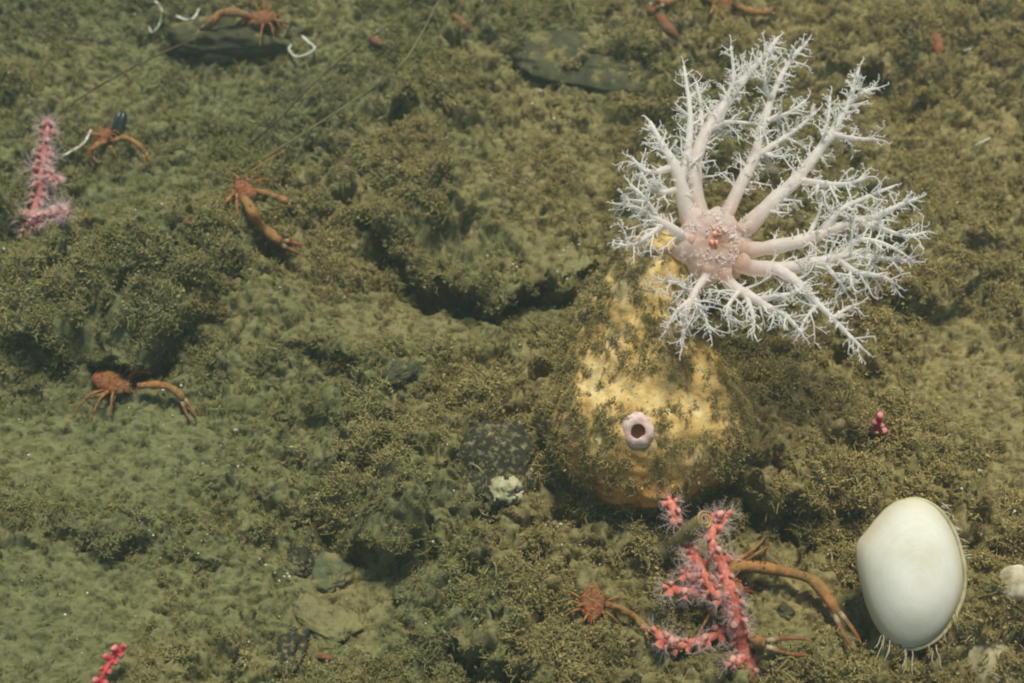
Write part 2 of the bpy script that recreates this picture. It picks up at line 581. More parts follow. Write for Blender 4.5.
BARE = [(590, 60, 62, 18), (230, 46, 55, 15), (490, 465, 26, 18), (332, 573, 18, 16), (330, 625, 38, 22), (400, 375, 22, 16), (290, 655, 16, 24), (912, 600, 46, 62), (965, 590, 16, 40), (790, 615, 60, 42)]
dens = np.clip(1.05 - 1.05 * SM, 0.05, 1) * (0.05 + sstep(-0.02, 0.36, noise2(X * 2.4, Y * 2.4, 41) + 0.8 * noise2(X * 7, Y * 7, 42) + 0.5 * noise2(X * 17, Y * 17, 43)))
dens = dens * (1 - 0.55 * sstep(0.02, 0.09, hole))
for px, py, rx, ry in BARE:
    dens = dens * (1 - 0.9 * np.minimum(1, 1.6 * gauss_px(X, Y, px, py, rx, ry)))
ppx, ppy = project(TV)
inview = (ppx > -140) & (ppx < W + 140) & (ppy > -70) & (ppy < H + 90) & (np.abs(TV[:, 0]) < 3.55)
w = dens.ravel() * inview * np.clip(1 / np.maximum(np.abs(gn[:, 2]), 0.12), 1, 6)
w = w / w.sum()
NT = 32000
pick = rng.choice(len(TV), NT, replace=False, p=w)
tn = gn[pick] * 0.8 + rng.normal(size=(NT, 3)) * 0.45 + np.array([0, 0, 0.35])
tn /= np.linalg.norm(tn, axis=1)[:, None]
tscl = np.clip(rng.lognormal(-0.42, 0.32, NT), 0.3, 1.25) * (1 - 0.45 * SM.ravel()[pick])
tidx = rng.choice(11, NT, p=[0.115] * 8 + [0.08 / 3] * 3)
# a nap of very small tufts and crumbs over everything else
w2 = inview * (0.22 + 0.78 * (1 - SM.ravel())) * np.clip(1 / np.maximum(np.abs(gn[:, 2]), 0.12), 1, 6)
NF = 46000
pick2 = rng.choice(len(TV), NF, replace=False, p=w2 / w2.sum())
tn2 = gn[pick2] * 0.9 + rng.normal(size=(NF, 3)) * 0.5
tn2 /= np.linalg.norm(tn2, axis=1)[:, None]
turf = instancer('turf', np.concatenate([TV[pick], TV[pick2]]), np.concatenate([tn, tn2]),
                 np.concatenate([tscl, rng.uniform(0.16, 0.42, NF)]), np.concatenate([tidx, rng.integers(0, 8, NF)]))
tag(turf, 'short olive brown silted hydroid turf over the sea floor', None, None, 'stuff')

# ------------------------------------------------------------------ stones and shell grit
M_SLATE = plain('dark_stone', lin(58, 60, 44), lin(84, 84, 58), 9, 0.9, 0.1, 0.5, silt=0.92)
M_SPECK = plain('speckled_stone', lin(58, 57, 42), lin(150, 142, 100), 40, 0.85, 0.15, 1.0, 0.5, 0.70, silt=0.94)
M_GREEN = plain('green_stone', lin(74, 82, 60), lin(108, 108, 72), 14, 0.9, 0.1, 0.6, silt=0.92)
M_PALE = plain('pale_crust', lin(130, 125, 85), lin(190, 188, 150), 16, 0.8, 0.2, 0.8)

def stone(px, py, rx, ry, rz, label, mat, seed, sink=0.3, rot=0.0, dz=0.0, name='stone', group=None, cat='stone', tiltx=0.0):
    c = at_g(px, py, 0)
    c[2] += rz * (1 - sink) * 0.4 + dz
    mb = MB()
    ca, sa = math.cos(rot), math.sin(rot)
    ct, st = math.cos(tiltx), math.sin(tiltx)
    Rz = np.array([[ca, sa, 0], [-sa, ca, 0], [0, 0, 1]])
    Rx = np.array([[1, 0, 0], [0, ct, st], [0, -st, ct]])
    mb.ball((0, 0, 0), (1, 1, 1), 64, 40)
    V = mb.v[0]
    s = seed * 3.7
    V = np.sign(V) * np.abs(V) ** 0.85
    V = V * (1 + 0.42 * noise3(V[:, 0] * 1.4 + s, V[:, 1] * 1.4, V[:, 2] * 1.3) + 0.10 * noise3(V[:, 0] * 3 + s, V[:, 1] * 3, V[:, 2] * 3)
             + 0.10 * noise3(V[:, 0] * 7 + s, V[:, 1] * 7, V[:, 2] * 7) + 0.05 * noise3(V[:, 0] * 16 + s, V[:, 1] * 16, V[:, 2] * 16))[:, None]
    mb.v[0] = (V * np.array([rx, ry, rz])) @ Rx @ Rz
    o = mb.build(name, mat, None, base=(0, 0, 0))
    o.location = c
    return tag(o, label, cat, group)

stone(592, 62, 0.44, 0.19, 0.06, 'long dark flat slab in the silt above the pale tentacles', M_SLATE, 1, 0.9, -0.08, tiltx=0.2)
stone(236, 46, 0.34, 0.14, 0.12, 'dark rounded rock under the orange squat lobster at the top', M_SLATE, 2, 0.2, 0.05, tiltx=0.3)
stone(492, 466, 0.17, 0.20, 0.06, 'dark speckled rock face left of the sea cucumber', M_SPECK, 3, 0.5, -0.5, tiltx=0.5, dz=-0.035)
stone(332, 574, 0.09, 0.09, 0.05, 'small round greenish stone half sunk in smooth silt', M_GREEN, 4, 0.3, 0.4)
stone(403, 594, 0.04, 0.03, 0.025, 'tiny grey pebble beside the small round greenish stone', M_GREEN, 5, 0.5)
stone(400, 377, 0.09, 0.06, 0.05, 'small dark stone lying in bare silt near the middle', M_SLATE, 6, 0.3, 0.6)
stone(507, 500, 0.075, 0.07, 0.06, 'pale crusted lump below the dark speckled rock', M_PALE, 7, 0.1, 0.3, dz=0.05)
stone(300, 565, 0.06, 0.09, 0.06, 'dark gritty stone at the left lip of the deep hollow', M_SPECK, 8, 0.2, 0.2)
stone(290, 652, 0.06, 0.12, 0.05, 'dark gritty stone near the bottom left of centre', M_SPECK, 9, 0.2, -0.2)
stone(785, 614, 0.035, 0.03, 0.03, 'small dark round pebble on silt between the two claws', M_SLATE, 10, 0.3)
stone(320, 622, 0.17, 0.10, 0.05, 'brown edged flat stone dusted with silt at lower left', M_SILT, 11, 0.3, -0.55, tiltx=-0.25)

M_WHITE = plain('shell_white', lin(150, 150, 122), lin(222, 222, 206), 26, 0.6, 0.3, 0.4)
mb = MB()
cand = np.flatnonzero(inview & (ppx > -20) & (ppx < W + 20) & (ppy > -10) & (ppy < H + 10))
for i in rng.choice(cand, 520, replace=False):
    rr = rng.choice([0.0035, 0.005, 0.0065, 0.010], p=[0.45, 0.35, 0.15, 0.05])
    mb.ball(TV[i] + gn[i] * 0.02, rr * rng.uniform(0.6, 1.5, 3), 5, 4)
for cx, cy, sp, n in ((575, 285, 30, 26), (560, 265, 20, 16), (278, 570, 10, 8), (290, 650, 10, 8), (485, 465, 22, 22), (900, 505, 20, 12)):
    for _ in range(n):
        p = at_g(cx + rng.normal() * sp, cy + rng.normal() * sp * 0.6, 0.03)
        mb.ball(p, 0.006 * rng.uniform(0.6, 1.6, 3), 5, 4)
tag(mb.build('shell_grit', M_WHITE), 'tiny white shell specks strewn over the silt', None, None, 'stuff')

# ------------------------------------------------------------------ surface nets, for the sea cucumber's body
def surface_nets(fn, lo, hi, h):
    lo = np.asarray(lo, float)
    n = [int((hi[i] - lo[i]) / h) + 2 for i in range(3)]
    gx, gy, gz = np.meshgrid(*[lo[i] + h * np.arange(n[i]) for i in range(3)], indexing='ij')
    F = fn(gx, gy, gz)
    S = F < 0
    c = [k - 1 for k in n]
    acc = np.zeros(c + [3]); cnt = np.zeros(c)
    idx = np.stack(np.meshgrid(*[np.arange(k) for k in c], indexing='ij'), -1).astype(float)
    def corner(A, o):
        return A[o[0]:o[0] + c[0], o[1]:o[1] + c[1], o[2]:o[2] + c[2]]
    for ax in range(3):
        for u in (0, 1):
            for v in (0, 1):
                o0 = [0, 0, 0]; b1, b2 = [k for k in range(3) if k != ax]
                o0[b1], o0[b2] = u, v
                o1 = list(o0); o1[ax] = 1
                f0, f1 = corner(F, o0), corner(F, o1)
                m = (f0 < 0) != (f1 < 0)
                t = np.where(m, f0 / np.where(m, f0 - f1, 1), 0)
                q = np.array(o0, float) + np.zeros(c + [3])
                q[..., ax] += t
                acc += q * m[..., None]; cnt += m
    act = cnt > 0
    vid = -np.ones(c, int)
    vid[act] = np.arange(act.sum())
    V = lo + h * (idx[act] + acc[act] / cnt[act][:, None])
    Q = []
    for ax in range(3):
        b1, b2 = [(ax + 1) % 3, (ax + 2) % 3]
        sl0 = [slice(0, c[0]), slice(0, c[1]), slice(0, c[2])]
        sl0[b1] = slice(1, c[b1]); sl0[b2] = slice(1, c[b2])
        sl1 = list(sl0); sl1[ax] = slice(1, c[ax] + 1)
        a, b = S[tuple(sl0)], S[tuple(sl1)]
        w_ = np.argwhere(a != b)
        sgn = a[tuple(w_.T)]
        w_[:, b1] += 1; w_[:, b2] += 1
        def cell(d1, d2):
            k = w_.copy(); k[:, b1] += d1; k[:, b2] += d2
            return vid[tuple(k.T)]
        q = np.stack([cell(-1, -1), cell(0, -1), cell(0, 0), cell(-1, 0)], -1)
        q[~sgn] = q[~sgn][:, ::-1]
        Q.append(q)
    return V, np.concatenate(Q)

# ------------------------------------------------------------------ the sea cucumber
def cucumber_skin():
    m, t, p = new_mat('cucumber_skin', 0.7, 0.25)
    low = attr(t, 'low')
    a = ramp(t, nz(t, 6, 5, 0.65), [(0.34, lin(164, 130, 70)), (0.5, lin(196, 166, 98)), (0.68, lin(222, 202, 146))])
    orange = ramp(t, nz(t, 7, 4), [(0.35, lin(164, 98, 40)), (0.65, lin(204, 144, 76))])
    c = mix(t, low, a, orange)
    mask = ramp(t, nz(t, 8, 7, 0.72, dist=0.4), [(0.50, (0, 0, 0, 1)), (0.68, (0.85, 0.85, 0.85, 1))])
    c = mix(t, mask, c, lin(136, 120, 72))
    spk = ramp(t, nz(t, 42, 3, 0.7), [(0.60, (0, 0, 0, 1)), (0.70, (1, 1, 1, 1))])
    c = mix(t, spk, c, lin(74, 68, 40))
    t.links.new(c, p.inputs['Base Color'])
    p.inputs['Subsurface Weight'].default_value = 0.0
    bump(t, p, nz(t, 26, 6, 0.7), 0.6, 0.02)
    return m
M_SKIN = cucumber_skin()

def tentacle_material():
    m, t, p = new_mat('tentacle_skin', 0.45, 0.35)
    c = ramp(t, attr(t, 'tint'), [(0.0, lin(250, 248, 243)), (0.28, lin(250, 243, 234)), (0.7, lin(238, 214, 198)), (1.0, lin(228, 182, 158))])
    t.links.new(mix(t, 1.0, c, ramp(t, nz(t, 30, 3), [(0.35, (0.9, 0.9, 0.9, 1)), (0.6, (1, 1, 1, 1))]), 'MULTIPLY'), p.inputs['Base Color'])
    tr = t.nodes.new('ShaderNodeBsdfTranslucent')
    t.links.new(c, tr.inputs[0])
    mx = t.nodes.new('ShaderNodeMixShader')
    mx.inputs[0].default_value = 0.6
    t.links.new(p.outputs[0], mx.inputs[1])
    t.links.new(tr.outputs[0], mx.inputs[2])
    tp = t.nodes.new('ShaderNodeBsdfTransparent')
    m2 = t.nodes.new('ShaderNodeMixShader')
    mp = t.nodes.new('ShaderNodeMath'); mp.operation = 'MULTIPLY_ADD'
    mp.inputs[1].default_value = 0.16; mp.inputs[2].default_value = 0.10
    t.links.new(attr(t, 'tint'), mp.inputs[0]); t.links.new(mp.outputs[0], m2.inputs[0])
    t.links.new(mx.outputs[0], m2.inputs[1])
    t.links.new(tp.outputs[0], m2.inputs[2])
    t.links.new(m2.outputs[0], t.nodes['Material Output'].inputs[0])
    bump(t, p, nz(t, 38, 4), 0.5, 0.008)
    return m
M_TENT = tentacle_material()

base = at_z(645, 450, 0.0)
cuke = thing('sea_cucumber', base, 'large yellow silted sea cucumber with white branching tentacles spread above its body', 'sea cucumber')
blobs = [(at_z(645, 417, 0.30), (0.455, 0.42, 0.35)), (at_z(630, 350, 0.50), (0.27, 0.28, 0.27)), (at_z(632, 305, 0.66), (0.21, 0.2, 0.2)),
         (at_z(645, 272, 0.78), (0.15, 0.15, 0.15)), (at_z(672, 266, 0.80), (0.14, 0.14, 0.14)), (at_z(698, 264, 0.80), (0.13, 0.13, 0.13))]
def body_sdf(x, y, z):
    d = None
    for c, r in blobs:
        r = np.array(r)
        k = np.sqrt(((x - c[0]) / r[0]) ** 2 + ((y - c[1]) / r[1]) ** 2 + ((z - c[2]) / r[2]) ** 2)
        e = (k - 1) * r.min()
        if d is None:
            d = e
        else:
            hh = np.clip(0.5 + 0.5 * (d - e) / 0.11, 0, 1)
            d = d * (1 - hh) + e * hh - 0.11 * hh * (1 - hh)
    d = d + 0.035 * noise3(x * 4, y * 4, z * 4) + 0.012 * np.abs(noise3(x * 9, y * 9, z * 9)) + 0.009 * noise3(x * 24, y * 24, z * 24)
    return d
BV, BQ = surface_nets(body_sdf, (base[0] - 0.75, base[1] - 0.55, -0.1), (base[0] + 0.75, base[1] + 1.5, 1.15), 0.0115)
body = mesh_from_numpy('body', BV - base, BQ, M_SKIN)
body.parent = cuke
bn = np.empty(len(BV) * 3, dtype=np.float32)
body.data.vertices.foreach_get('normal', bn)
bn = bn.reshape(-1, 3)
lowv = np.clip(1.3 - (BV[:, 2] - 0.02) / 0.42 + 0.25 * noise3(BV[:, 0] * 5, BV[:, 1] * 5, BV[:, 2] * 5), 0, 1)
a = body.data.attributes.new('low', 'FLOAT', 'POINT'); a.data.foreach_set('value', lowv.astype(np.float32))
# silt fuzz on the skin: thick low down and in the fold of the neck, thin on the crown of the body
fz = np.clip(0.16 + 0.35 * (BV[:, 2] < 0.22) + 0.4 * (bn[:, 0] * np.sign(BV[:, 0] - base[0]) > 0.62) + 1.1 * np.maximum(0, noise3(BV[:, 0] * 4.5, BV[:, 1] * 4.5, BV[:, 2] * 4.5 + 7) - 0.05), 0, 1)
fold = at_z(668, 300, 0.62)
fz += 0.9 * np.exp(-(((BV - fold) ** 2).sum(1)) / 0.02)
_r = ray(637, 434) / np.linalg.norm(ray(637, 434))
_d = BV - CAM
_off = np.linalg.norm(_d - np.outer(_d @ _r, _r), axis=1)
fz *= 1 - np.exp(-(_off / 0.10) ** 4)
fz *= bn[:, 2] > -0.4
fz *= 1 - np.exp(-(((BV - at_z(690, 262, 0.86)) ** 2).sum(1)) / 0.10)
pk = rng.choice(len(BV), 2000, replace=False, p=fz / fz.sum())
nn = bn[pk] + rng.normal(size=(2000, 3)) * 0.4
nn /= np.linalg.norm(nn, axis=1)[:, None]
fuzz = instancer('silt_fuzz', BV[pk] - bn[pk] * 0.004, nn, rng.uniform(0.2, 0.7, 2000), rng.integers(0, 10, 2000), cuke, base)
tag(fuzz, kind='stuff')

def surf_hit(px, py, V, N):
    """The vertex of a shape nearest to a pixel's ray and nearest to the camera."""
    r = ray(px, py); r = r / np.linalg.norm(r)
    d = V - CAM
    t = d @ r
    off = np.linalg.norm(d - np.outer(t, r), axis=1)
    ok = np.flatnonzero(off < 0.02)
    i = ok[np.argmin(t[ok])]
    return V[i], N[i]

def basis(n):
    n = np.asarray(n, float); n = n / np.linalg.norm(n)
    a = np.array([0, 0, 1.0]) if abs(n[2]) < 0.9 else np.array([0, 1.0, 0])
    u = np.cross(a, n); u /= np.linalg.norm(u)
    return u, np.cross(n, u), n

def lathe(mb, c, n, prof, sides=28, tint=0.0, wob=0.0, mi=0, lump=0.0):
    u, v, n = basis(n)
    ang = np.arange(sides) * 2 * math.pi / sides
    V = []
    for r_, h_ in prof:
        rr = r_ * (1 + wob * noise2(np.cos(ang) * 2 + r_ * 5, np.sin(ang) * 2, 3))
        V.append(c + np.outer(rr * np.cos(ang), u) + np.outer(rr * np.sin(ang), v) + n * h_)
    F = []
    for i in range(len(prof) - 1):
        for j in range(sides):
            k = (j + 1) % sides
            F.append((i * sides + j, i * sides + k, (i + 1) * sides + k, (i + 1) * sides + j))
    V = np.concatenate(V)
    if lump:
        V = V + n * (lump * noise3(V[:, 0] * 17, V[:, 1] * 17, V[:, 2] * 17) + 0.5 * lump * noise3(V[:, 0] * 40, V[:, 1] * 40, V[:, 2] * 40))[:, None]
    mb.raw(V, F, np.repeat(np.broadcast_to(np.asarray(tint, float), (len(prof),)), sides), mi)

vp, vn = surf_hit(637, 434, BV, bn)
vn = vn * 0.5 - FWD * 0.7
M_VENT = plain('vent_skin', lin(186, 150, 134), lin(218, 200, 190), 22, 0.6, 0.3, 0.5)
M_HOLE = plain('vent_hole', lin(58, 30, 16), lin(84, 46, 24), 20, 0.7, 0.2, 0)
mb = MB()
lathe(mb, vp, vn, [(0.085, -0.05), (0.074, -0.014), (0.064, 0.002), (0.053, 0.009), (0.040, 0.012), (0.031, 0.011), (0.026, 0.008), (0.023, 0.002)], 44, wob=0.07, lump=0.006)
vent = mb.build('vent', M_VENT, cuke)
mb = MB()
lathe(mb, vp, vn, [(0.030, 0.013), (0.022, 0.009), (0.012, 0.008), (0.001, 0.0075)])
mb.build('vent_opening', M_HOLE, vent)

# oral disc and mouth
oc = at_z(713, 246, 0.95)
on = -FWD * 0.75 + np.array([0.25, 0, 0.25])
M_DISC = plain('oral_disc_skin', lin(214, 168, 146), lin(222, 200, 184), 8, 0.4, 0.4, 0.6)
M_MOUTH = plain('mouth_skin', lin(214, 140, 104), lin(226, 186, 164), 30, 0.4, 0.4, 0.3)
mb = MB()
lathe(mb, oc, on, [(0.09, -0.2), (0.14, -0.12), (0.165, -0.04), (0.165, 0.0), (0.145, 0.03), (0.115, 0.05), (0.08, 0.06), (0.05, 0.06), (0.025, 0.05), (0.001, 0.045)], 56, [0.5, 0.5, 0.5, 0.45, 0.45, 0.5, 0.6, 0.75, 0.9, 1], 0.22, lump=0.013)
disc = mb.build('oral_disc', M_TENT, cuke)
mb = MB()
u_, v_, n_ = basis(on)
for k in range(9):
    a_ = k * 0.7
    p = oc + n_ * 0.048 + (u_ * math.cos(a_) + v_ * math.sin(a_)) * 0.018 * (1 + 0.3 * (k % 2))
    p = p + v_ * 0.02 - u_ * 0.01
    mb.ball(p + rng.normal(size=3) * 0.008, rng.uniform(0.008, 0.018, 3), 9, 7, noise=0.5, freq=2)
mb.build('mouth', M_MOUTH, disc)

DC = depth_of(oc)
def cp(px, py, dd=0.0):
    return at_depth(px, py, DC + dd + 0.22 * (247 - py) / 220)

def twig(mb, p, d, L, r0, level, r, tint0):
    """A branch that forks in turn; the tips are fine threads."""
    n = 5 if level < 2 else 3
    pts = [p]
    for _ in range(n):
        d = d + r.normal(size=3) * 0.17
        d /= np.linalg.norm(d)
        pts.append(pts[-1] + d * L / n)
    pts = np.array(pts)
    rad = np.linspace(r0, max(0.0017, r0 * 0.34), n + 1)
    mb.tube(pts, rad, 5 if level < 2 else 4, tint0 * np.linspace(1, 0.3, n + 1))
    if level >= 4 or L < 0.028:
        return
    k = int(np.clip(L / 0.028, 2, 8))
    for q in range(k):
        f = (q + 0.7) / k
        i = min(int(f * n), n - 1)
        fork(mb, pts[i] + (pts[i + 1] - pts[i]) * (f * n - i), pts[i + 1] - pts[i], L * r.uniform(0.3, 0.6) * (1.1 - 0.5 * f), rad[i] * 0.68, level + 1, r, tint0 * 0.3, q)

def fork(mb, p, tg, L, r0, level, r, tint, q):
    tg = tg / np.linalg.norm(tg)
    side = np.cross(tg, FWD)
    side /= np.linalg.norm(side) + 1e-9
    s = 1 if q % 2 else -1
    if r.random() < 0.2: s = -s
    d = tg * r.uniform(0.4, 0.9) + side * s * r.uniform(0.6, 1.0) + FWD * r.normal() * 0.45
    twig(mb, p, d / np.linalg.norm(d), L, max(0.0025, r0), level, r, tint)

TENT = [  # each tentacle: trunks as (control points (px, py, depth shift), start width px, end width px)
    [([(690, 222, .0), (682, 190, -.03), (674, 165, -.05), (664, 148, -.05), (650, 122, -.02)], 27, 6),
     ([(680, 185, -.03), (688, 150, -.02), (690, 112, .0), (684, 66, .04)], 15, 4),
     ([(672, 168, -.04), (648, 172, -.1), (632, 158, -.12)], 10, 4),
     ([(676, 190, -.03), (654, 192, -.1), (641, 172, -.14)], 9, 4)],
    [([(700, 212, .02), (694, 178, .02), (702, 140, .03), (722, 108, .06), (745, 78, .1), (764, 56, .13), (778, 38, .15)], 24, 5),
     ([(706, 132, .03), (728, 122, .0), (758, 124, -.02)], 8, 4),
     ([(722, 108, .06), (733, 80, .04), (731, 46, .03)], 8, 4),
     ([(700, 150, .02), (702, 118, .1), (697, 84, .14)], 8, 4)],
    [([(728, 212, .06), (742, 182, .08), (754, 158, .1), (762, 128, .14), (774, 92, .18), (788, 64, .2), (807, 42, .22)], 21, 5),
     ([(752, 160, .1), (775, 144, .1), (798, 128, .12), (816, 112, .12)], 10, 4),
     ([(764, 122, .14), (790, 112, .1), (806, 100, .1)], 7, 3.5),
     ([(770, 100, .16), (764, 76, .1), (768, 54, .08)], 7, 3.5)],
    [([(748, 226, .02), (772, 202, .02), (796, 180, .03), (818, 152, .04), (836, 126, .05), (848, 104, .05), (859, 68, .06)], 25, 5),
     ([(796, 180, .03), (825, 184, .0), (846, 184, .0), (868, 177, .0)], 12, 4),
     ([(832, 134, .05), (852, 138, .02), (880, 140, .03)], 9, 4),
     ([(846, 106, .05), (864, 92, .03), (879, 88, .03)], 7, 3.5),
     ([(822, 146, .05), (828, 118, .1), (830, 96, .12)], 7, 3.5)],
    [([(752, 250, .0), (784, 245, .0), (812, 238, .0), (842, 226, .0), (872, 218, .02), (898, 206, .02), (918, 198, .03)], 23, 5),
     ([(822, 234, .0), (838, 212, -.03), (860, 200, -.03), (894, 186, .0)], 11, 4),
     ([(858, 222, .0), (880, 228, -.04), (906, 236, -.04), (926, 232, -.04)], 9, 4),
     ([(806, 240, .0), (818, 216, .05), (822, 200, .05)], 7, 3.5)],
    [([(752, 268, -.04), (790, 268, -.05), (818, 262, -.06), (846, 256, -.06), (880, 258, -.06), (914, 262, -.06)], 24, 5),
     ([(840, 258, -.06), (858, 240, -.08), (884, 244, -.1), (904, 254, -.1)], 9, 4),
     ([(836, 258, -.06), (856, 272, -.1), (880, 276, -.12), (896, 284, -.12)], 10, 4),
     ([(822, 262, -.06), (838, 280, -.1), (846, 292, -.1)], 8, 5)],
    [([(774, 268, -.08), (792, 278, -.12), (812, 298, -.14), (832, 318, -.15), (864, 350, -.15)], 15, 4),
     ([(818, 304, -.14), (806, 318, -.16), (800, 332, -.16)], 6, 3.5),
     ([(832, 318, -.15), (848, 308, -.14), (858, 304, -.14)], 6, 3.5)],
    [([(730, 284, -.10), (750, 296, -.16), (766, 306, -.18), (786, 316, -.2), (802, 334, -.2)], 18, 4),
     ([(744, 292, -.14), (752, 312, -.2), (754, 334, -.2)], 8, 3.5),
     ([(756, 300, -.16), (776, 296, -.2), (796, 292, -.2), (806, 282, -.2)], 8, 3.5),
     ([(740, 290, -.14), (728, 306, -.2), (728, 320, -.2)], 7, 3.5)],
    [([(706, 276, -.1), (696, 290, -.16), (688, 308, -.18), (684, 326, -.18), (682, 348, -.16)], 14, 4),
     ([(694, 292, -.16), (680, 284, -.2), (662, 280, -.18)], 7, 3.5),
     ([(690, 300, -.18), (676, 312, -.2), (666, 330, -.18)], 7, 3.5),
     ([(692, 296, -.16), (702, 310, -.2), (710, 334, -.18)], 7, 3.5)],
    [([(686, 238, -.06), (668, 226, -.1), (650, 216, -.12), (632, 206, -.12), (618, 204, -.12)], 15, 5),
     ([(664, 224, -.1), (648, 236, -.14), (632, 246, -.14), (618, 244, -.14)], 8, 4),
     ([(660, 222, -.1), (646, 200, -.16), (630, 184, -.16)], 8, 4)],
]
for ti, trunks in enumerate(TENT):
    r = np.random.default_rng(500 + ti)
    mb = MB()
    for bi, (pts, w0, w1) in enumerate(trunks):
        if bi == 0 and ti != 6:      # rooted well inside the rim of the disc
            q0 = pts[0]
            pts = [(q0[0] + (713 - q0[0]) * 0.35, q0[1] + (246 - q0[1]) * 0.35, q0[2] - 0.02)] + list(pts)
        P = spline([cp(*q) for q in pts], 26 if bi == 0 else 14)
        n = len(P)
        L = np.linalg.norm(np.diff(P, axis=0), axis=1).sum()
        pxl = depth_of(P[0]) / FPX
        rad = 0.44 * pxl * (w1 * 0.75 + (w0 - w1) * (1 - np.linspace(0, 1, n)) ** 1.05)
        tint = np.clip(0.82 - np.linspace(0, 1.9, n), 0.28 * (1 - np.linspace(0, 1, n) ** 3), 1) if bi == 0 and ti != 6 else np.linspace(0.22, 0, n)
        rad = rad * (1 + 0.22 * noise2(np.arange(n) * 0.7, bi + ti * 1.7, 4))
        mb.tube(P, rad, 10 if bi == 0 else 7, tint)
        for q in range(int(L / 0.012)):      # knobs
            i = int(r.integers(1, n - 1)); d = r.normal(size=3); d /= np.linalg.norm(d)
            mb.ball(P[i] + d * rad[i] * 0.8 + (P[i + 1] - P[i]) * r.random(), r.uniform(0.003, 0.007), 6, 4)
        step = 0.0125
        k = int(L / step)
        start = 0.24 if bi == 0 else 0.08
        for q in range(k):
            f = start + (1 - start) * (q + 0.3) / k
            i = min(int(f * (n - 1)), n - 2)
            LL = r.uniform(0.05, 0.15) * (1.15 - 0.5 * f) if r.random() < 0.45 else r.uniform(0.016, 0.05)
            fork(mb, P[i], P[i + 1] - P[i], LL, min(rad[i] * 0.55, 0.0068), 1, r, 0.0, q)
        d = P[-1] - P[-2]
        twig(mb, P[-1], d / np.linalg.norm(d), 0.05, rad[-1] * 0.9, 2, r, 0.0)
    mb.build('tentacle', M_TENT, cuke)

# short frilly feelers between the tentacles and round the disc
mb = MB()
r = np.random.default_rng(77)
for k in range(44):
    a_ = k * 2 * math.pi / 21 + r.normal() * 0.1
    rr_ = r.uniform(0.12, 0.17)
    p = oc + n_ * (0.062 - 2.6 * rr_ ** 2 + 0.012) + (u_ * math.cos(a_) + v_ * math.sin(a_)) * rr_
    d = n_ * 0.8 + (u_ * math.cos(a_) + v_ * math.sin(a_)) * r.uniform(-1.0, 0.8) + r.normal(size=3) * 0.35
    twig(mb, p, d / np.linalg.norm(d), r.uniform(0.03, 0.08), 0.003, 1, r, 0.2)
for k in range(230):      # cream granules on the right of the mouth
    a_ = r.normal() * 1.3; rr_ = r.uniform(0.05, 0.15)
    p = oc + n_ * (0.078 - 2.2 * rr_ ** 2) + (u_ * math.cos(a_) + v_ * math.sin(a_)) * rr_
    mb.ball(p, r.uniform(0.002, 0.007, 3), 6, 4, 0.1)
tag(mb.build('frill', M_TENT, cuke), kind='stuff')

# ------------------------------------------------------------------ the large white shell
def shell_material():
    m, t, p = new_mat('white_shell', 0.6, 0.25)
    c = ramp(t, nz(t, 3.5, 4), [(0.35, lin(198, 195, 172)), (0.6, lin(212, 211, 198))])
    rings = t.nodes.new('ShaderNodeTexNoise')
    rings.inputs['Scale'].default_value = 42
    rings.inputs['Detail'].default_value = 2
    cm = t.nodes.new('ShaderNodeCombineXYZ')
    t.links.new(attr(t, 'tint'), cm.inputs[0])
    t.links.new(cm.outputs[0], rings.inputs['Vector'])
    c = mix(t, 1.0, c, ramp(t, rings.outputs['Fac'], [(0.38, (0.945, 0.945, 0.925, 1)), (0.56, (1, 1, 1, 1))]), 'MULTIPLY')
    lf = t.nodes.new('ShaderNodeMath'); lf.operation = 'MULTIPLY_ADD'
    lf.inputs[1].default_value = 0.35
    t.links.new(nz(t, 7, 5, 0.7), lf.inputs[0]); t.links.new(attr(t, 'tint'), lf.inputs[2])
    mr = t.nodes.new('ShaderNodeMapRange')
    mr.inputs['From Min'].default_value = 1.0; mr.inputs['From Max'].default_value = 1.22
    mr.inputs['To Max'].default_value = 0.75
    t.links.new(lf.outputs[0], mr.inputs['Value'])
    film = mr.outputs[0]
    c = mix(t, film, c, lin(168, 158, 116))
    c = mix(t, ramp(t, nz(t, 5, 7, 0.75), [(0.52, (0, 0, 0, 1)), (0.72, (0.2, 0.2, 0.2, 1))]), c, lin(176, 168, 130))
    pin = ramp(t, nz(t, 60, 2), [(0.74, (0, 0, 0, 1)), (0.78, (1, 1, 1, 1))])
    c = mix(t, mix(t, 1.0, pin, (0.5, 0.5, 0.5, 1), 'MULTIPLY'), c, lin(128, 120, 92))
    t.links.new(c, p.inputs['Base Color'])
    p.inputs['Subsurface Weight'].default_value = 0.0
    bump(t, p, rings.outputs['Fac'], 0.2, 0.006)
    return m
M_SHELL = shell_material()
M_RIM = plain('shell_rim', lin(150, 142, 100), lin(190, 182, 144), 12, 0.6, 0.3, 0.2)

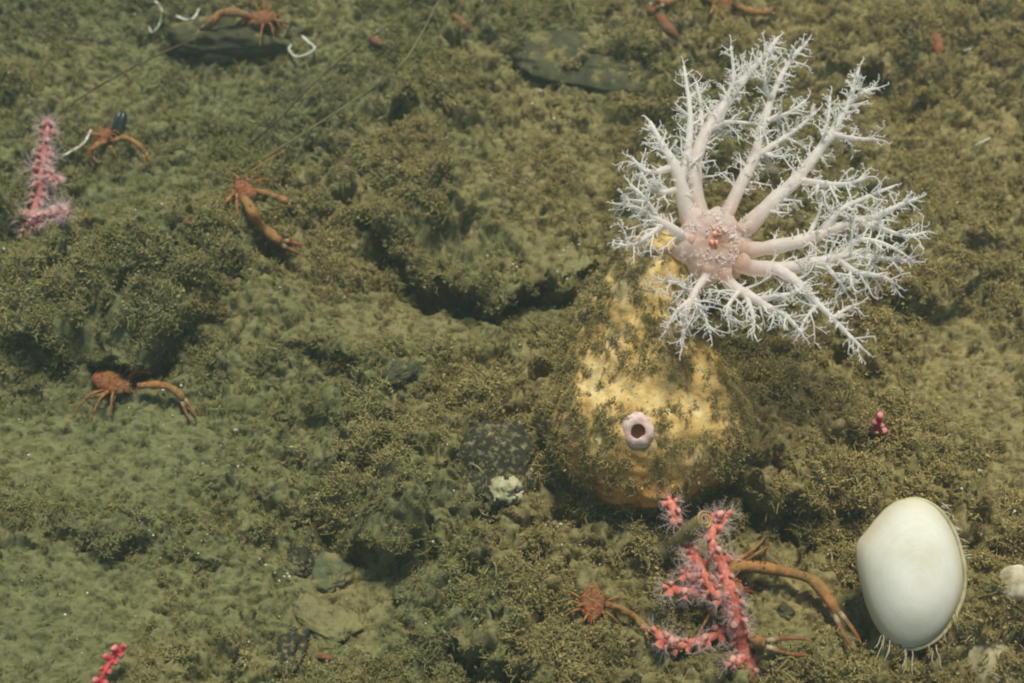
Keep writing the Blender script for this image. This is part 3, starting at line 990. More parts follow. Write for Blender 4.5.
OUT = [(903, 500), (912, 498.5), (922, 500), (931, 504.5), (939, 511), (950, 526), (958, 546), (963, 570), (962, 592), (955, 612), (944, 630), (929, 642), (911, 648),
       (893, 643), (880, 630), (870, 612), (862, 588), (857, 562), (857, 545), (865, 533), (878, 517), (891, 505)]
sc0 = at_g(908, 600, 0.06)
SD = depth_of(at_z(910, 580, 0.30))
sn = -FWD * 0.93 + np.array([-0.10, 0, 0.26]); sn /= np.linalg.norm(sn)
sc = at_depth(910, 577, SD)
def on_plane(px, py, c, n, off=0.0):
    r_ = ray(px, py)
    t_ = np.dot(c - CAM, n) / np.dot(r_, n)
    return CAM + r_ * t_ + n * off
def shell_valve(mb, c, n, dome, shift=(0, 0), grow=1.0, rings=26, sides=80, sharp=0.62):
    op = spline([on_plane(910 + (x - 910) * grow + shift[0], 577 + (y - 577) * grow + shift[1], c, n) for x, y in OUT + OUT[:1]], sides + 1)[:-1]
    cen = on_plane(914 + shift[0], 590 + shift[1], c, n)
    for _ in range(3):
        op = 0.5 * op + 0.25 * (np.roll(op, 1, 0) + np.roll(op, -1, 0))
    ops = op.copy()
    for _ in range(60):
        ops = 0.5 * ops + 0.25 * (np.roll(ops, 1, 0) + np.roll(ops, -1, 0))
    V, T = [], []
    for i in range(rings + 1):
        f = 1 - i / rings
        g = max(f, 0.0)
        h_ = dome * (1 - g ** 2.3) ** sharp
        ring = cen + (ops + (op - ops) * g ** 6 - cen) * g
        V.append(ring + n * h_)
        T.append(np.full(sides, g))
    F = []
    for i in range(rings):
        for j in range(sides):
            k = (j + 1) % sides
            F.append((i * sides + j, i * sides + k, (i + 1) * sides + k, (i + 1) * sides + j))
    mb.raw(np.concatenate(V), F, np.concatenate(T))
shell = thing('bivalve_shell', at_g(908, 640, 0), 'large smooth white bivalve shell standing upright at the lower right', 'shell')
mb = MB()
shell_valve(mb, sc, sn, 0.115)
tag(mb.build('valve', M_SHELL, shell), 'white front valve')
mb = MB()
rim_n = sn
shell_valve(mb, sc - sn * 0.012, -sn, 0.13, (0, 0), 1.0)
tag(mb.build('valve', M_RIM, shell), 'olive edged rear valve')
mb = MB()
rimp = spline([on_plane(x + 1.6, y + 0.8, sc - sn * 0.012, sn) for x, y in OUT + OUT[:1]], 90)
mb.tube(rimp, 0.010 * (1 + 0.15 * noise2(np.arange(90) * 0.5, 3, 1)), 8)
mb.build('rim', M_RIM, shell)
mb = MB()
r = np.random.default_rng(31)
for k in range(15):
    fr = r.uniform(0, 1)
    px0, py0 = [(955, 612), (944, 630), (929, 641), (911, 647), (895, 642), (884, 633)][int(fr * 5.99)]
    px0 += r.normal() * 4; py0 += r.normal() * 2
    p = on_plane(px0, py0, sc - sn * 0.01, sn)
    d = on_plane(px0 + (px0 - 912) * 0.25 + r.normal() * 3, py0 + r.uniform(10, 30), sc + sn * 0.05, sn) - p
    pts = [p]
    for q in range(4):
        pts.append(p + d * (q + 1) / 4 + r.normal(size=3) * 0.0035)
    mb.tube(pts, [0.0015, 0.0014, 0.0013, 0.0012, 0.0008], 4)
for k in range(20):
    i = r.integers(4, 8)
    px0, py0 = OUT[i]; px0 += 3
    py0 += r.normal() * 8
    p = on_plane(px0, py0, sc - sn * 0.02, sn)
    q = on_plane(px0 + r.uniform(4, 11), py0 + r.uniform(-1, 8), sc - sn * 0.02, sn)
    mb.tube([p, (p + q) / 2 + r.normal(size=3) * 0.004, q], [0.0024, 0.002, 0.0012], 4)
M_THREAD = plain('byssus_thread', lin(176, 172, 140), lin(216, 214, 196), 20, 0.5, 0.3, 0)
tag(mb.build('byssus_threads', M_THREAD, shell), kind='stuff')

# ------------------------------------------------------------------ soft corals
def coral_material(name, a, b):
    m, t, p = new_mat(name, 0.6, 0.3)
    c = ramp(t, nz(t, 26, 5, 0.7), [(0.32, (a[0] * 0.8, a[1] * 0.75, a[2] * 0.75, 1)), (0.45, a), (0.68, b)])
    c = mix(t, attr(t, 'tint'), c, lin(236, 196, 186))
    t.links.new(c, p.inputs['Base Color'])
    bump(t, p, nz(t, 48, 5, 0.75), 0.9, 0.012)
    return m
M_CORAL = coral_material('coral_red', lin(198, 104, 84), lin(224, 160, 138))
M_CORAL_P = coral_material('coral_pink', lin(172, 106, 104), lin(204, 150, 142))
M_CORAL_R = coral_material('coral_crimson', lin(190, 58, 66), lin(214, 96, 100))
def hair_material():
    m, t, p = new_mat('polyp_hair', 0.5, 0.3)
    p.inputs['Base Color'].default_value = lin(240, 224, 216)
    tp = t.nodes.new('ShaderNodeBsdfTransparent')
    mx = t.nodes.new('ShaderNodeMixShader')
    mx.inputs[0].default_value = 0.68
    tr = t.nodes.new('ShaderNodeBsdfTranslucent'); tr.inputs[0].default_value = lin(252, 238, 232)
    m0 = t.nodes.new('ShaderNodeMixShader')
    t.links.new(p.outputs[0], m0.inputs[1]); t.links.new(tr.outputs[0], m0.inputs[2])
    t.links.new(m0.outputs[0], mx.inputs[1]); t.links.new(tp.outputs[0], mx.inputs[2])
    t.links.new(mx.outputs[0], t.nodes['Material Output'].inputs[0])
    return m
M_HAIR = hair_material()

def polyp_mesh(seed, mat, hair, open_=1.0):
    r = np.random.default_rng(seed)
    mb = MB()
    L = 0.038
    lathe(mb, np.zeros(3), np.array([0, 0, 1.0]), [(0.012, -0.01), (0.017, 0.004), (0.020, 0.016), (0.022, 0.027), (0.019, 0.036), (0.010, 0.040), (0.0005, 0.038)], 9, [0, 0, 0, 0.0, 0.15, 0.4, 0.55], 0.5)
    if hair:
        for k in range(8):
            a_ = k * math.pi / 4 + r.normal() * 0.15
            out = np.array([math.cos(a_), math.sin(a_), 0])
            p = out * 0.016 + np.array([0, 0, 0.034])
            pts = [p]
            LL = r.uniform(0.045, 0.085) * open_
            for q in range(1, 5):
                f = q / 4
                pts.append(p + out * LL * (0.25 * f + 0.45 * f * f) + np.array([0, 0, LL * (0.95 * f - 0.25 * f * f)]))
            mb.tube(pts, [0.0026, 0.0024, 0.002, 0.0016, 0.001], 4, 0, 1)
            for q in range(1, 5):      # pinnules
                for s_ in (-1, 1):
                    tv = np.cross(out, [0, 0, 1]) * s_
                    mb.tube([pts[q], pts[q] + tv * 0.012 + np.array([0, 0, 0.006])], [0.0014, 0.0008], 3, 0, 1)
    o = mb.build('polyp', [mat, M_HAIR])
    me = o.data
    bpy.data.objects.remove(o)
    return me

def orient(o, loc, n, spin):
    q = Vector([float(c) for c in n]).to_track_quat('Z', 'Y')
    from mathutils import Quaternion
    o.rotation_mode = 'QUATERNION'
    o.rotation_quaternion = q @ Quaternion((0, 0, 1), spin)
    o.location = [float(c) for c in loc]

def coral(label, branches, mat, hair, seed, name='soft_coral', polyp_scale=1.0, spacing=0.05, group=None, stems=True, per=2):
    """branches: lists of (px, py, height above floor, width px)."""
    r = np.random.default_rng(seed)
    x0 = branches[0][0]
    b0 = at_g(x0[0], x0[1], 0)
    root = thing(name, b0, label, 'coral', group)
    kinds = [polyp_mesh(seed * 10 + k, mat, hair, [1.0, 0.8, 0.6, 0.15][k % 4]) for k in range(4)]
    for br in branches:
        pts = [at_g(q[0], q[1], q[2]) for q in br]
        P = spline(pts, 8 + 5 * len(br))
        n = len(P)
        px = depth_of(P[0]) / FPX
        wid = np.interp(np.linspace(0, len(br) - 1, n), np.arange(len(br)), [q[3] for q in br]) * 0.5 * px
        wid = wid * (1 + 0.4 * noise2(np.arange(n) * 0.8, seed, 1))
        mb = MB()
        mb.tube(P, wid * 1.15, 9)
        mb.build('stem', mat, root)
        L = np.concatenate([[0], np.cumsum(np.linalg.norm(np.diff(P, axis=0), axis=1))])
        d = spacing * 0.5
        k = 0
        while d < L[-1]:
            i = int(np.clip(np.searchsorted(L, d), 1, n - 1))
            tg = P[i] - P[i - 1]; tg /= np.linalg.norm(tg)
            s = np.cross(tg, FWD); s /= np.linalg.norm(s)
            for e in range(per):
                a_ = (0 if (k + e) % 2 else math.pi) + r.normal() * 0.55
                out = s * math.cos(a_) - FWD * (0.35 + abs(math.sin(a_)))  + tg * 0.35
                out /= np.linalg.norm(out)
                o = bpy.data.objects.new('polyp', kinds[int(r.integers(0, 4))])
                COL.objects.link(o)
                o.parent = root
                orient(o, P[i] + out * wid[i] * 0.75 - b0, out, r.uniform(0, 6))
                sc_ = polyp_scale * r.uniform(0.6, 1.3)
                o.scale = (sc_, sc_, sc_)
            d += spacing * r.uniform(0.8, 1.25)
            k += 1
        o = bpy.data.objects.new('polyp', kinds[0])
        COL.objects.link(o)
        o.parent = root
        tg = P[-1] - P[-2]
        orient(o, P[-1] - b0, tg / np.linalg.norm(tg), 0)
        o.scale = (polyp_scale,) * 3
    return root

coral('branching coral red soft coral with hairy open polyps below the sea cucumber', [
    [(757, 680, 0.0, 14), (748, 662, .06, 14), (741, 642, .12, 13), (737, 618, .18, 12), (730, 590, .24, 11), (722, 565, .28, 10), (712, 545, .30, 9), (713, 520, .32, 7)],
    [(734, 610, .16, 9), (718, 596, .2, 9), (706, 578, .22, 9), (697, 558, .22, 8), (690, 545, .22, 7)],
    [(714, 590, .18, 8), (698, 590, .16, 8), (684, 592, .14, 8), (668, 588, .12, 7)],
    [(704, 575, .2, 7), (694, 578, .2, 7), (686, 574, .2, 7)],
    [(736, 622, .14, 8), (716, 634, .12, 8), (698, 642, .10, 8), (678, 645, .08, 9), (664, 640, .08, 9), (656, 632, .08, 8)],
    [(690, 548, .18, 8), (681, 530, .22, 9), (676, 516, .28, 9), (670, 502, .3, 7)],
    [(745, 655, .06, 8), (738, 662, .06, 8), (730, 664, .06, 7)],
    [(715, 522, .32, 6), (722, 518, .33, 5), (727, 515, .33, 4)],
], M_CORAL, True, 3, polyp_scale=0.68, spacing=0.05)
coral('tall hazy pink soft coral standing near the left edge', [
    [(26, 244, 0.0, 9), (30, 228, .06, 9), (37, 205, .10, 9), (42, 180, .14, 9), (45, 155, .18, 8), (48, 126, .2, 7)],
    [(28, 226, .08, 8), (46, 218, .12, 8), (66, 213, .14, 8)],
    [(43, 172, .14, 5), (52, 174, .16, 4), (57, 182, .17, 3)],
], M_CORAL_P, True, 5, polyp_scale=0.85, spacing=0.045)
coral('thin beaded crimson soft coral at the bottom edge on the left', [
    [(96, 696, 0.0, 5), (103, 676, .07, 5), (108, 666, .09, 5), (114, 656, .12, 5), (121, 649, .14, 6)],
], M_CORAL_R, False, 6, polyp_scale=0.62, spacing=0.045, per=2)
coral('tiny crimson coral bud alone on the turf above the white shell', [
    [(880, 434, 0.0, 6), (878, 427, .09, 6), (879, 419, .14, 5)],
], M_CORAL_R, False, 8, polyp_scale=0.9, spacing=0.03, per=1)

# ------------------------------------------------------------------ squat lobsters
def crust_material():
    m, t, p = new_mat('lobster_shell', 0.5, 0.35)
    c = ramp(t, attr(t, 'tint'), [(0.0, lin(168, 122, 64)), (0.35, lin(192, 134, 72)), (0.6, lin(148, 76, 46)), (0.8, lin(152, 64, 40)), (1.0, lin(214, 194, 154))])
    c = mix(t, 1.0, c, ramp(t, nz(t, 26, 4), [(0.3, (0.62, 0.6, 0.55, 1)), (0.55, (1, 1, 1, 1)), (0.75, (1.15, 1.1, 1.0, 1))]), 'MULTIPLY')
    k = ramp(t, nz(t, 14, 6, 0.7), [(0.38, (0, 0, 0, 1)), (0.60, (0.65, 0.65, 0.65, 1))])
    c = mix(t, k, c, lin(122, 110, 66))
    t.links.new(c, p.inputs['Base Color'])
    bump(t, p, nz(t, 45, 6, 0.75), 1.0, 0.016)
    return m
M_CRUST = crust_material()
M_EYE = plain('eye_black', lin(30, 26, 22), lin(44, 36, 30), 20, 0.2, 0.5, 0)

def claw_arm(root, path, w, split=0.72, spread=6.0, tip_px=None):
    """A long claw-bearing arm: path of (px, py, height); w width in pixels; the last stretch splits into two fingers."""
    P = spline([at_g(q[0], q[1], q[2]) for q in path], 30)
    n = len(P)
    f = np.linspace(0, 1, n)
    px = depth_of(P[n // 2]) / FPX
    k = int(split * (n - 1))
    arm = P[:k + 1]
    fa = f[:k + 1] / split
    seg = 1 + 0.16 * np.cos(fa * math.pi * 2 * 2.5 + 0.6) - 0.12 * np.exp(-((fa - 0.42) / 0.03) ** 2) - 0.12 * np.exp(-((fa - 0.66) / 0.03) ** 2)
    rad = 0.5 * w * px * seg * np.interp(fa, [0, 0.15, 0.6, 0.92, 1.0], [0.75, 1, 0.95, 1.0, 0.95])
    tint = 0.15 + 0.5 * np.exp(-((fa - 0.05) / 0.08) ** 2) + 0.4 * np.exp(-((fa - 0.45) / 0.05) ** 2) + 0.45 * np.exp(-((fa - 0.95) / 0.08) ** 2)
    mb = MB()
    mb.tube(arm, rad, 9, tint)
    r = np.random.default_rng(int(path[0][0]))
    for q in range(22):          # spines
        i = int(r.integers(2, k - 1))
        d = r.normal(size=3); d -= 0; d[2] = abs(d[2]); d /= np.linalg.norm(d)
        mb.tube([arm[i] + d * rad[i] * 0.8, arm[i] + d * (rad[i] * 1.5)], [rad[i] * 0.22, rad[i] * 0.03], 4, 0.6)
    a = mb.build('claw_arm', M_CRUST, root)
    tg = P[-1] - P[k]
    L = np.linalg.norm(tg); tg /= L
    s = np.cross(tg, FWD); s /= np.linalg.norm(s)
    for sg in (-1, 1):
        mb = MB()
        u = np.linspace(0, 1, 9)
        F = P[k] + np.outer(u * L, tg) + np.outer(sg * px * (w * 0.22 + spread * np.sin(u * 2.2) * 0.62), s)
        mb.tube(F, px * w * 0.5 * np.interp(u, [0, 0.3, 0.8, 1], [0.5, 0.42, 0.3, 0.08]), 7, np.interp(u, [0, 0.15, 0.55, 0.8, 1], [0.95, 1.0, 0.45, 0.75, 0.9]))
        mb.build('finger', M_CRUST, a)

def squat_lobster(label, px, py, heading, size, arms, legs, dz=0.05, antennae=(), name='squat_lobster', group='squat lobsters on the sea floor'):
    """heading: direction in the picture, radians from the picture's right, towards which the head points."""
    c = at_g(px, py, dz)
    root = thing(name, (c[0], c[1], c[2] - dz), label, 'squat lobster', group)
    hd = np.array([math.cos(heading), math.sin(heading), 0.0])
    up = np.array([0, 0, 1.0])
    sd = np.cross(up, hd)
    # carapace: lofted along the body, ridged, with a rostrum spike
    u = np.linspace(-1, 1, 25)
    half = np.interp(u, [-1, -0.8, -0.3, 0.3, 0.75, 1.0], [0.62, 0.86, 1.0, 0.92, 0.62, 0.25])
    mb = MB()
    V, T = [], []
    m = 16
    for i, t_ in enumerate(u):
        for j in range(m):
            a_ = 2 * math.pi * j / m
            rw = half[i] * 0.46 * size * (1 + 0.05 * math.cos(i * math.pi))
            V.append(c + hd * t_ * size * 0.62 + sd * rw * math.cos(a_) + up * (rw * 0.72 * math.sin(a_) * (1.0 if math.sin(a_) > 0 else 0.5)))
            T.append(0.62 + 0.10 * math.sin(i * 2.0) + 0.16 * math.sin(j * 1.7 + i * 0.9))
    F = []
    for i in range(len(u) - 1):
        for j in range(m):
            k = (j + 1) % m
            F.append((i * m + j, i * m + k, (i + 1) * m + k, (i + 1) * m + j))
    F.append(tuple(range(m))[::-1]); F.append(tuple((len(u) - 1) * m + j for j in range(m)))
    mb.raw(V, F, T)
    rs = np.random.default_rng(int(px))
    for q in range(46):          # spines and granules over the back
        i = int(rs.integers(2, len(u) - 2)); a_ = rs.uniform(0.3, 2.85)
        rw = half[i] * 0.46 * size
        b_ = c + hd * u[i] * size * 0.62 + sd * rw * math.cos(a_) + up * rw * 0.72 * math.sin(a_)
        mb.ball(b_, size * rs.uniform(0.02, 0.06, 3), 6, 4, rs.uniform(0.2, 0.9))
    for s_, l_ in ((0, 0.42), (0.09, 0.22), (-0.09, 0.22)):
        p = c + hd * size * 0.58 + sd * s_ * size + up * size * 0.06
        mb.tube([p, p + hd * size * l_ * 0.5 + up * size * 0.03, p + hd * size * l_], [size * 0.05, size * 0.03, 0.001], 6, 0.75)
    mb.build('carapace', M_CRUST, root)
    mb = MB()
    for i in range(6):
        f = i / 5
        p = c - hd * size * (0.52 + 0.22 * math.sin(f * 1.9)) + up * (size * (0.10 - 0.34 * f * f))
        mb.ball(p, (size * 0.13, size * (0.38 - 0.14 * f), size * 0.2 * (1 - 0.3 * f)), 12, 8, 0.5 + 0.2 * (i % 2), axes=np.array([hd, sd, up]))
    mb.build('abdomen', M_CRUST, root)
    for sg in (-1, 1):
        mb = MB()
        mb.ball(c + hd * size * 0.62 + sd * sg * size * 0.17 + up * size * 0.12, size * 0.065, 8, 6)
        mb.build('eye', M_EYE, root)
    for path in arms:
        claw_arm(root, path[0], *path[1:])
    for sg in (-1, 1):         # walking legs, kneed and splayed from both flanks
        for q in range(3):
            ang = sg * (0.9 + 0.45 * q)
            dr = hd * math.cos(ang) + sd * math.sin(ang)
            L_ = size * (0.85 + 0.12 * q) * float(1 + 0.2 * math.sin(px + q))
            p0 = c + dr * size * 0.34
            k1 = p0 + dr * L_ * 0.45 + up * size * 0.28
            k2 = p0 + dr * L_ * 0.85 + up * size * 0.02 - hd * size * 0.1
            k3 = p0 + dr * L_ * 1.05 - up * size * 0.25 - hd * size * 0.14
            mb = MB()
            mb.tube(spline([p0, k1, k2, k3], 10), size * np.interp(np.linspace(0, 1, 10), [0, 0.5, 0.9, 1], [0.05, 0.042, 0.028, 0.008]), 6, 0.3 + 0.3 * np.sin(np.arange(10) * 1.3) ** 2)
            mb.build('walking_leg', M_CRUST, root)
    for path, w in legs:
        P = spline([at_g(q[0], q[1], q[2]) for q in path], 12)
        f = np.linspace(0, 1, 12)
        pxl = depth_of(P[0]) / FPX
        mb = MB()
        mb.tube(P, 0.5 * w * pxl * np.interp(f, [0, 0.5, 0.9, 1], [1, 0.85, 0.5, 0.15]), 6, 0.25 + 0.35 * np.sin(f * 9) ** 2)
        mb.build('walking_leg', M_CRUST, root)
    for path in antennae:
        P = spline([at_g(q[0], q[1], q[2]) for q in path], 14)
        mb = MB()
        mb.tube(P, np.linspace(0.006, 0.0022, 14), 5, 0.2)
        mb.build('antenna', M_CRUST, root)
    return root

squat_lobster('squat lobster behind the red coral with two long orange claws reaching right', 722, 588, -0.2, 0.15, [
    ([(716, 578, .08), (740, 567, .11), (765, 568, .11), (795, 574, .10), (815, 582, .10), (832, 604, .08), (841, 622, .10), (857, 646, .09)], 12, 0.80, 4),
    ([(716, 612, .07), (738, 632, .08), (752, 640, .08), (764, 643, .12), (774, 645, .13), (811, 648, .12)], 12, 0.66, 9)],
    [([(718, 582, .08), (738, 566, .1), (752, 556, .08), (775, 543, .06)], 5), ([(718, 578, .08), (738, 560, .1), (755, 548, .07), (768, 534, .03)], 5),
     ([(708, 600, .06), (694, 612, .08), (684, 622, .0)], 5), ([(716, 612, .05), (704, 624, .06), (700, 634, .0)], 5)], 0.08)
squat_lobster('small rusty squat lobster facing down beside the tip of the red coral', 593, 604, -1.7, 0.12, [
    ([(606, 604, .07), (622, 610, .09), (636, 618, .09), (646, 630, .05), (654, 640, .03)], 8, 0.8, 3)],
    [([(590, 612, .04), (584, 620, .04), (580, 628, .0)], 3.5), ([(596, 612, .04), (594, 620, .03), (597, 626, .0)], 3.5),
     ([(586, 604, .05), (578, 606, .06), (574, 612, .0)], 3.5), ([(602, 612, .04), (608, 618, .05), (610, 628, .0)], 3)], 0.03)
squat_lobster('orange squat lobster on bare silt under the dark ledge at left', 114, 384, -0.5, 0.14, [
    ([(138, 386, .07), (150, 385, .08), (166, 386, .09), (178, 393, .07), (186, 405, .04), (194, 420, .02)], 8, 0.75, 3)],
    [([(108, 392, .06), (98, 396, .07), (86, 398, .0)], 4), ([(114, 396, .05), (112, 404, .05), (111, 410, .0)], 4),
     ([(128, 378, .06), (146, 372, .08), (158, 374, .02)], 4)], 0.03)
squat_lobster('brown squat lobster with one thick tan claw trailing down right on the upper left silt', 244, 189, 2.3, 0.10, [
    ([(242, 196, .08), (250, 208, .1), (258, 222, .1), (270, 234, .08), (284, 243, .06), (302, 250, .04)], 11, 0.8, 2.5),
    ([(252, 190, .06), (268, 194, .06), (284, 200, .05), (296, 206, .02)], 7, 0.8, 2)],
    [([(237, 194, .08), (237, 210, .08), (239, 238, .0)], 3.5), ([(234, 193, .07), (226, 202, .07), (218, 214, .0)], 3.5),
     ([(240, 182, .08), (236, 176, .08), (230, 178, .0)], 3)], 0.06, antennae=[[(240, 180, .08), (262, 164, .12), (286, 150, .10)]])
squat_lobster('faint rust squat lobster with arched arms under the dark mussel', 104, 136, 1.2, 0.09, [
    ([(112, 142, .08), (124, 138, .1), (136, 143, .1), (144, 152, .07), (148, 164, .03)], 6, 0.82, 2),
    ([(106, 142, .08), (96, 146, .1), (90, 154, .08), (97, 166, .03)], 6, 0.82, 2)],
    [([(110, 146, .06), (116, 156, .06), (112, 164, .0)], 3), ([(102, 136, .06), (92, 134, .07), (86, 140, .0)], 3)], 0.05)
squat_lobster('bright orange squat lobster stretched over the dark rock at the top edge', 264, 19, 0.3, 0.13, [
    ([(252, 18, .16), (238, 13, .2), (222, 13, .2), (214, 20, .17), (206, 28, .12), (198, 36, .06)], 9, 0.8, 3),
    ([(262, 24, .12), (254, 27, .12), (248, 27, .12), (240, 28, .1)], 8, 0.7, 2)],
    [([(270, 24, .12), (274, 30, .1), (278, 36, .0)], 4), ([(256, 16, .14), (240, 22, .14), (230, 34, .02)], 4),
     ([(274, 20, .12), (284, 22, .12), (292, 26, .02)], 3)], 0.12)
squat_lobster('dull red squat lobster cut by the top edge above the tallest tentacles', 722, 0, -1.3, 0.15, [
    ([(712, 2, .08), (694, -8, .1), (668, 2, .1), (654, 4, .08)], 9, 0.8, 3),
    ([(736, 6, .08), (752, 12, .1), (766, 12, .08), (778, 10, .05)], 8, 0.8, 3)],
    [([(720, 8, .06), (727, 10, .07), (733, 14, .0)], 3.5), ([(722, 6, .06), (722, 16, .06), (724, 22, .0)], 3.5),
     ([(714, 6, .06), (710, 14, .06), (707, 18, .0)], 3.5)], 0.06)

def limb(label, path, w, name, cat, mat=None, group=None, tint=0.7, sides=8, taper=0.4):
    P = spline([at_g(q[0], q[1], q[2]) for q in path], 16)
    pxl = depth_of(P[0]) / FPX
    mb = MB()
    f = np.linspace(0, 1, 16)
    mb.tube(P, 0.5 * w * pxl * np.interp(f, [0, 0.1, 0.8, 1], [0.6, 1, 0.9, taper]) * (1 + 0.12 * np.sin(f * 20)), sides, tint + 0.1 * np.sin(f * 14))
    o = mb.build(name, mat or M_CRUST, None, base=P[0])
    return tag(o, label, cat, group)

limb('red brown loose crab claw lying in silt near the top, left of the tallest tentacle', [(648, 8, .03), (660, 18, .04), (668, 28, .05), (678, 38, .03)], 11, 'crab_claw', 'claw')
limb('short orange fragment lying high up near the faint white stalk tip', [(453, 15, .03), (460, 20, .04), (468, 28, .03)], 6, 'shell_fragment', 'fragment', tint=0.55)
limb('small orange red fragment beside the dark stalk near the top', [(370, 39, .03), (375, 41, .05), (381, 45, .03)], 8, 'shell_fragment', 'fragment', tint=0.7)
limb('dark rust coloured fragment in the hollow at the top right', [(934, 36, .04), (938, 46, .05), (938, 56, .03)], 12, 'shell_fragment', 'fragment', tint=0.72)
limb('tiny pinkish fragment in silt right of the tall pink coral', [(186, 222, .02), (192, 224, .03), (200, 225, .02)], 5, 'shell_fragment', 'fragment', tint=0.7)
limb('faint red fragment sunk in silt right of the gritty stone at the bottom', [(318, 656, .01), (325, 657, .02), (332, 659, .01)], 6, 'shell_fragment', 'fragment', tint=0.7)

# ------------------------------------------------------------------ white worm tubes, stalks, worm tube, mussel, small shells
def worm(label, path, w):
    limb(label, path, w * 0.75, 'worm_tube', 'worm tube', M_WHITE, 'white worm tubes on the silt', taper=0.7)
worm('white hooked worm tube hanging in a loop at the top edge', [(146, 2, .05), (156, 2, .06), (162, 12, .07), (159, 26, .06), (152, 33, .05), (149, 27, .03)], 4)
worm('white zigzag worm tube right of the white loop', [(176, 16, .04), (186, 20, .06), (194, 18, .06), (199, 9, .05)], 3.5)
worm('white heart shaped open worm tube below the orange lobster', [(302, 36, .04), (308, 42, .06), (315, 48, .06), (308, 54, .05), (296, 57, .05), (289, 50, .06), (291, 45, .04)], 4)
worm('straight white worm tube slanting beside the tall pink coral', [(60, 158, .04), (72, 151, .06), (84, 143, .07), (91, 130, .06)], 4)
worm('short white tube fragment on silt at the right edge', [(975, 146, .03), (982, 142, .04), (990, 138, .03)], 3)
worm('small white tube fragment high up near the top right corner', [(964, 51, .03), (969, 49, .03), (973, 48, .03)], 3)
worm('tiny bright white curl at the left tip of the tentacles', [(614, 240, .3), (613, 248, .3), (618, 252, .3)], 3.5)

M_STALK = plain('stalk_skin', lin(58, 52, 34), lin(112, 104, 68), 18, 0.9, 0.1, 0.4)
M_STALKG = plain('stalk_silted', lin(100, 96, 62), lin(130, 126, 88), 12, 0.9, 0.1, 0.4)
limb('thin dark hydroid stalk from the pink coral up to the orange lobster', [(46, 124, .1), (80, 98, .2), (120, 74, .25), (160, 54, .28), (200, 36, .25)], 2.2, 'hydroid_stalk', 'stalk', M_STALK, 'fallen hydroid stalks')
limb('dark hydroid stalk slanting up beside the small orange red fragment', [(248, 146, .06), (278, 120, .12), (310, 86, .18), (350, 52, .22), (400, 18, .25)], 2.6, 'hydroid_stalk', 'stalk', M_STALK, 'fallen hydroid stalks')
limb('long silted stalk with a pale tip slanting across the upper middle', [(240, 174, .06), (310, 129, .12), (355, 100, .18), (398, 68, .24), (418, 40, .27), (440, -2, .3)], 2, 'hydroid_stalk', 'stalk', M_STALKG, 'fallen hydroid stalks')
limb('brown bent twig crossing the foot of the tall pink coral', [(-12, 170, .12), (4, 196, .12), (18, 216, .1), (50, 220, .06)], 6, 'twig', 'twig', M_STALK)
limb('hair thin pale stalk at the top edge right of centre', [(566, -4, .1), (572, 12, .08), (578, 24, .03)], 1.6, 'hydroid_stalk', 'stalk', M_STALKG, 'fallen hydroid stalks')

# the silted tube with its coiled mouth
tube_path = [at_g(x, y, z) for x, y, z in [(656, 556, .06), (666, 549, .14), (680, 538, .24), (694, 528, .32), (704, 521, .37)]]
P = spline(tube_path, 20)
M_TUBE = plain('tube_mud', lin(104, 96, 60), lin(142, 130, 84), 26, 0.9, 0.1, 0.8)
M_LIP = plain('tube_lip', lin(140, 116, 76), lin(176, 150, 104), 26, 0.7, 0.2, 0.4)
tb = thing('mud_tube', P[0], 'grey green mud tube with a coiled round mouth behind the red coral', 'worm tube')
mb = MB()
f = np.linspace(0, 1, 20)
P = P + 0.012 * np.stack([noise2(f * 6, f * 0, 1), noise2(f * 6, f * 0, 2), noise2(f * 6, f * 0, 3)], -1) * (1 - f)[:, None]
mb.tube(P, 0.035 * (1 + 0.16 * noise2(f * 22, f * 0, 5) + 0.06 * np.sin(f * 60)), 14)
for q in range(90):
    i = int(rng.integers(0, 19)); d = rng.normal(size=3); d /= np.linalg.norm(d)
    mb.ball(P[i] + d * 0.033, rng.uniform(0.003, 0.009, 3), 6, 4)
mb.build('tube_wall', M_TUBE, tb)
tg = P[-1] - P[-3]; tg /= np.linalg.norm(tg)
u2, v2, n2 = basis(tg * 0.6 - FWD * 0.5)
an = np.linspace(0, 4.2 * math.pi, 44)
sp = P[-1] + tg * 0.006 + np.outer((0.038 - 0.0022 * an) * np.cos(an), u2) + np.outer((0.038 - 0.0022 * an) * np.sin(an), v2)
mb = MB()
mb.tube(sp, 0.006, 6)
mb.build('coiled_mouth', M_LIP, tb)

M_MUSSEL = plain('mussel_black', lin(26, 32, 30), lin(46, 54, 48), 20, 0.25, 0.5, 0.2)
mc = at_g(119, 126, 0.05)
mus = thing('mussel', mc, 'small shiny black mussel standing on end at the upper left', 'mussel')
for sg in (-1, 1):
    mb = MB()
    lng = UPV * 0.95 + RGT * 0.25; lng /= np.linalg.norm(lng)
    wd_ = np.cross(lng, FWD); wd_ /= np.linalg.norm(wd_)
    mb.ball(mc + wd_ * sg * 0.012, (0.024, 0.035, 0.088), 14, 10, axes=np.array([wd_, -FWD, lng]))
    mb.build('valve', M_MUSSEL, mus)

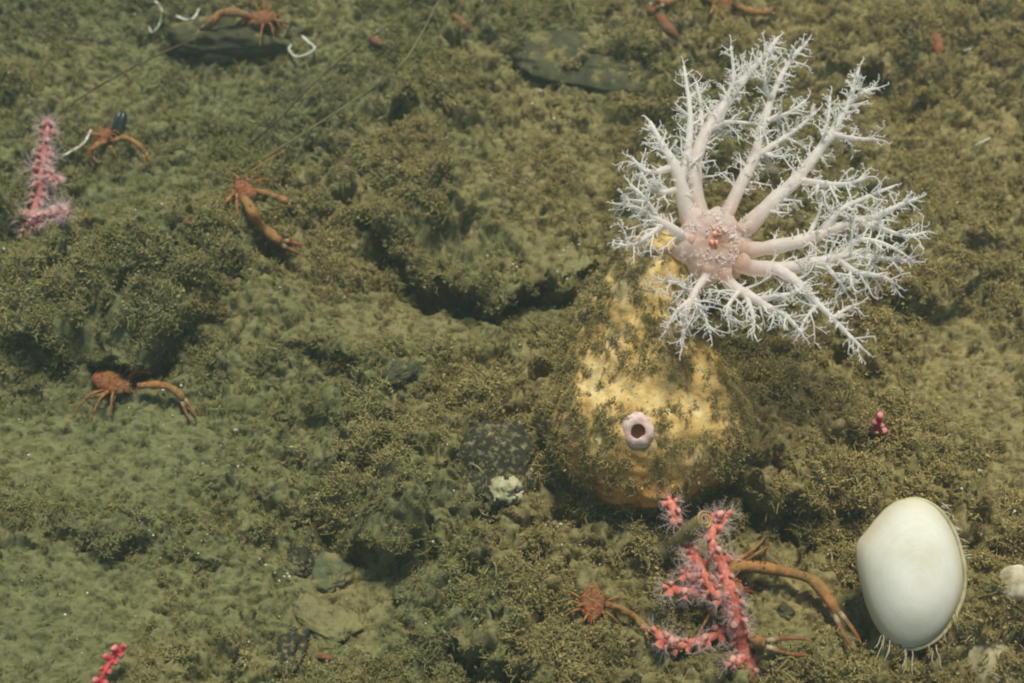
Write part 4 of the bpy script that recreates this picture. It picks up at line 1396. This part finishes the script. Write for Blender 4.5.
def small_shell(px, py, r_, n, label, mat, dz=0.03, asp=1.2):
    c = at_g(px, py, dz)
    root = thing('small_shell', c, label, 'shell')
    for sg, nm in ((1, 'valve'), (-1, 'valve')):
        mb = MB()
        u3, v3, n3 = basis(n)
        lathe(mb, c, n3 * sg, [(r_, 0.0), (r_ * 0.92, r_ * 0.16), (r_ * 0.7, r_ * 0.32), (r_ * 0.4, r_ * 0.42), (0.001, r_ * 0.46)], 26, [1, .9, .7, .4, 0], 0.15)
        mb.build(nm, mat, root)
    return root
M_SHELLB = plain('pale_shell', lin(120, 110, 72), lin(206, 196, 166), 11, 0.5, 0.3, 0.3)
M_SHELLS = plain('silted_shell', lin(128, 118, 78), lin(186, 176, 138), 9, 0.8, 0.2, 0.5)
small_shell(1016, 583, 0.07, -FWD + np.array([-0.2, 0, 0.3]), 'small cream shell peeping in at the right edge beside the large white one', M_SHELLB, 0.06)
small_shell(992, 666, 0.10, -FWD + np.array([-0.3, 0, 0.2]), 'blurred silt covered shell in the bottom right corner', M_SHELLS, 0.03)

# ------------------------------------------------------------------ the murky water
m = bpy.data.materials.new('murky_water'); m.use_nodes = True
t = m.node_tree
t.nodes.remove(t.nodes['Principled BSDF'])
pv = t.nodes.new('ShaderNodeVolumePrincipled')
pv.inputs['Color'].default_value = (0.62, 0.80, 0.62, 1)
pv.inputs['Density'].default_value = 0.014
pv.inputs['Anisotropy'].default_value = 0.3
t.links.new(pv.outputs[0], t.nodes['Material Output'].inputs['Volume'])
mb = MB()
x0, y0, z0, x1, y1, z1 = -40, -40, -1.6, 40, 40, CAM[2] + 0.4
mb.raw([(x0, y0, z0), (x1, y0, z0), (x1, y1, z0), (x0, y1, z0), (x0, y0, z1), (x1, y0, z1), (x1, y1, z1), (x0, y1, z1)],
       [(3, 2, 1, 0), (4, 5, 6, 7), (0, 1, 5, 4), (1, 2, 6, 5), (2, 3, 7, 6), (3, 0, 4, 7)])
tag(mb.build('haze', m, None, False), 'faintly green murky sea water', None, None, 'stuff')
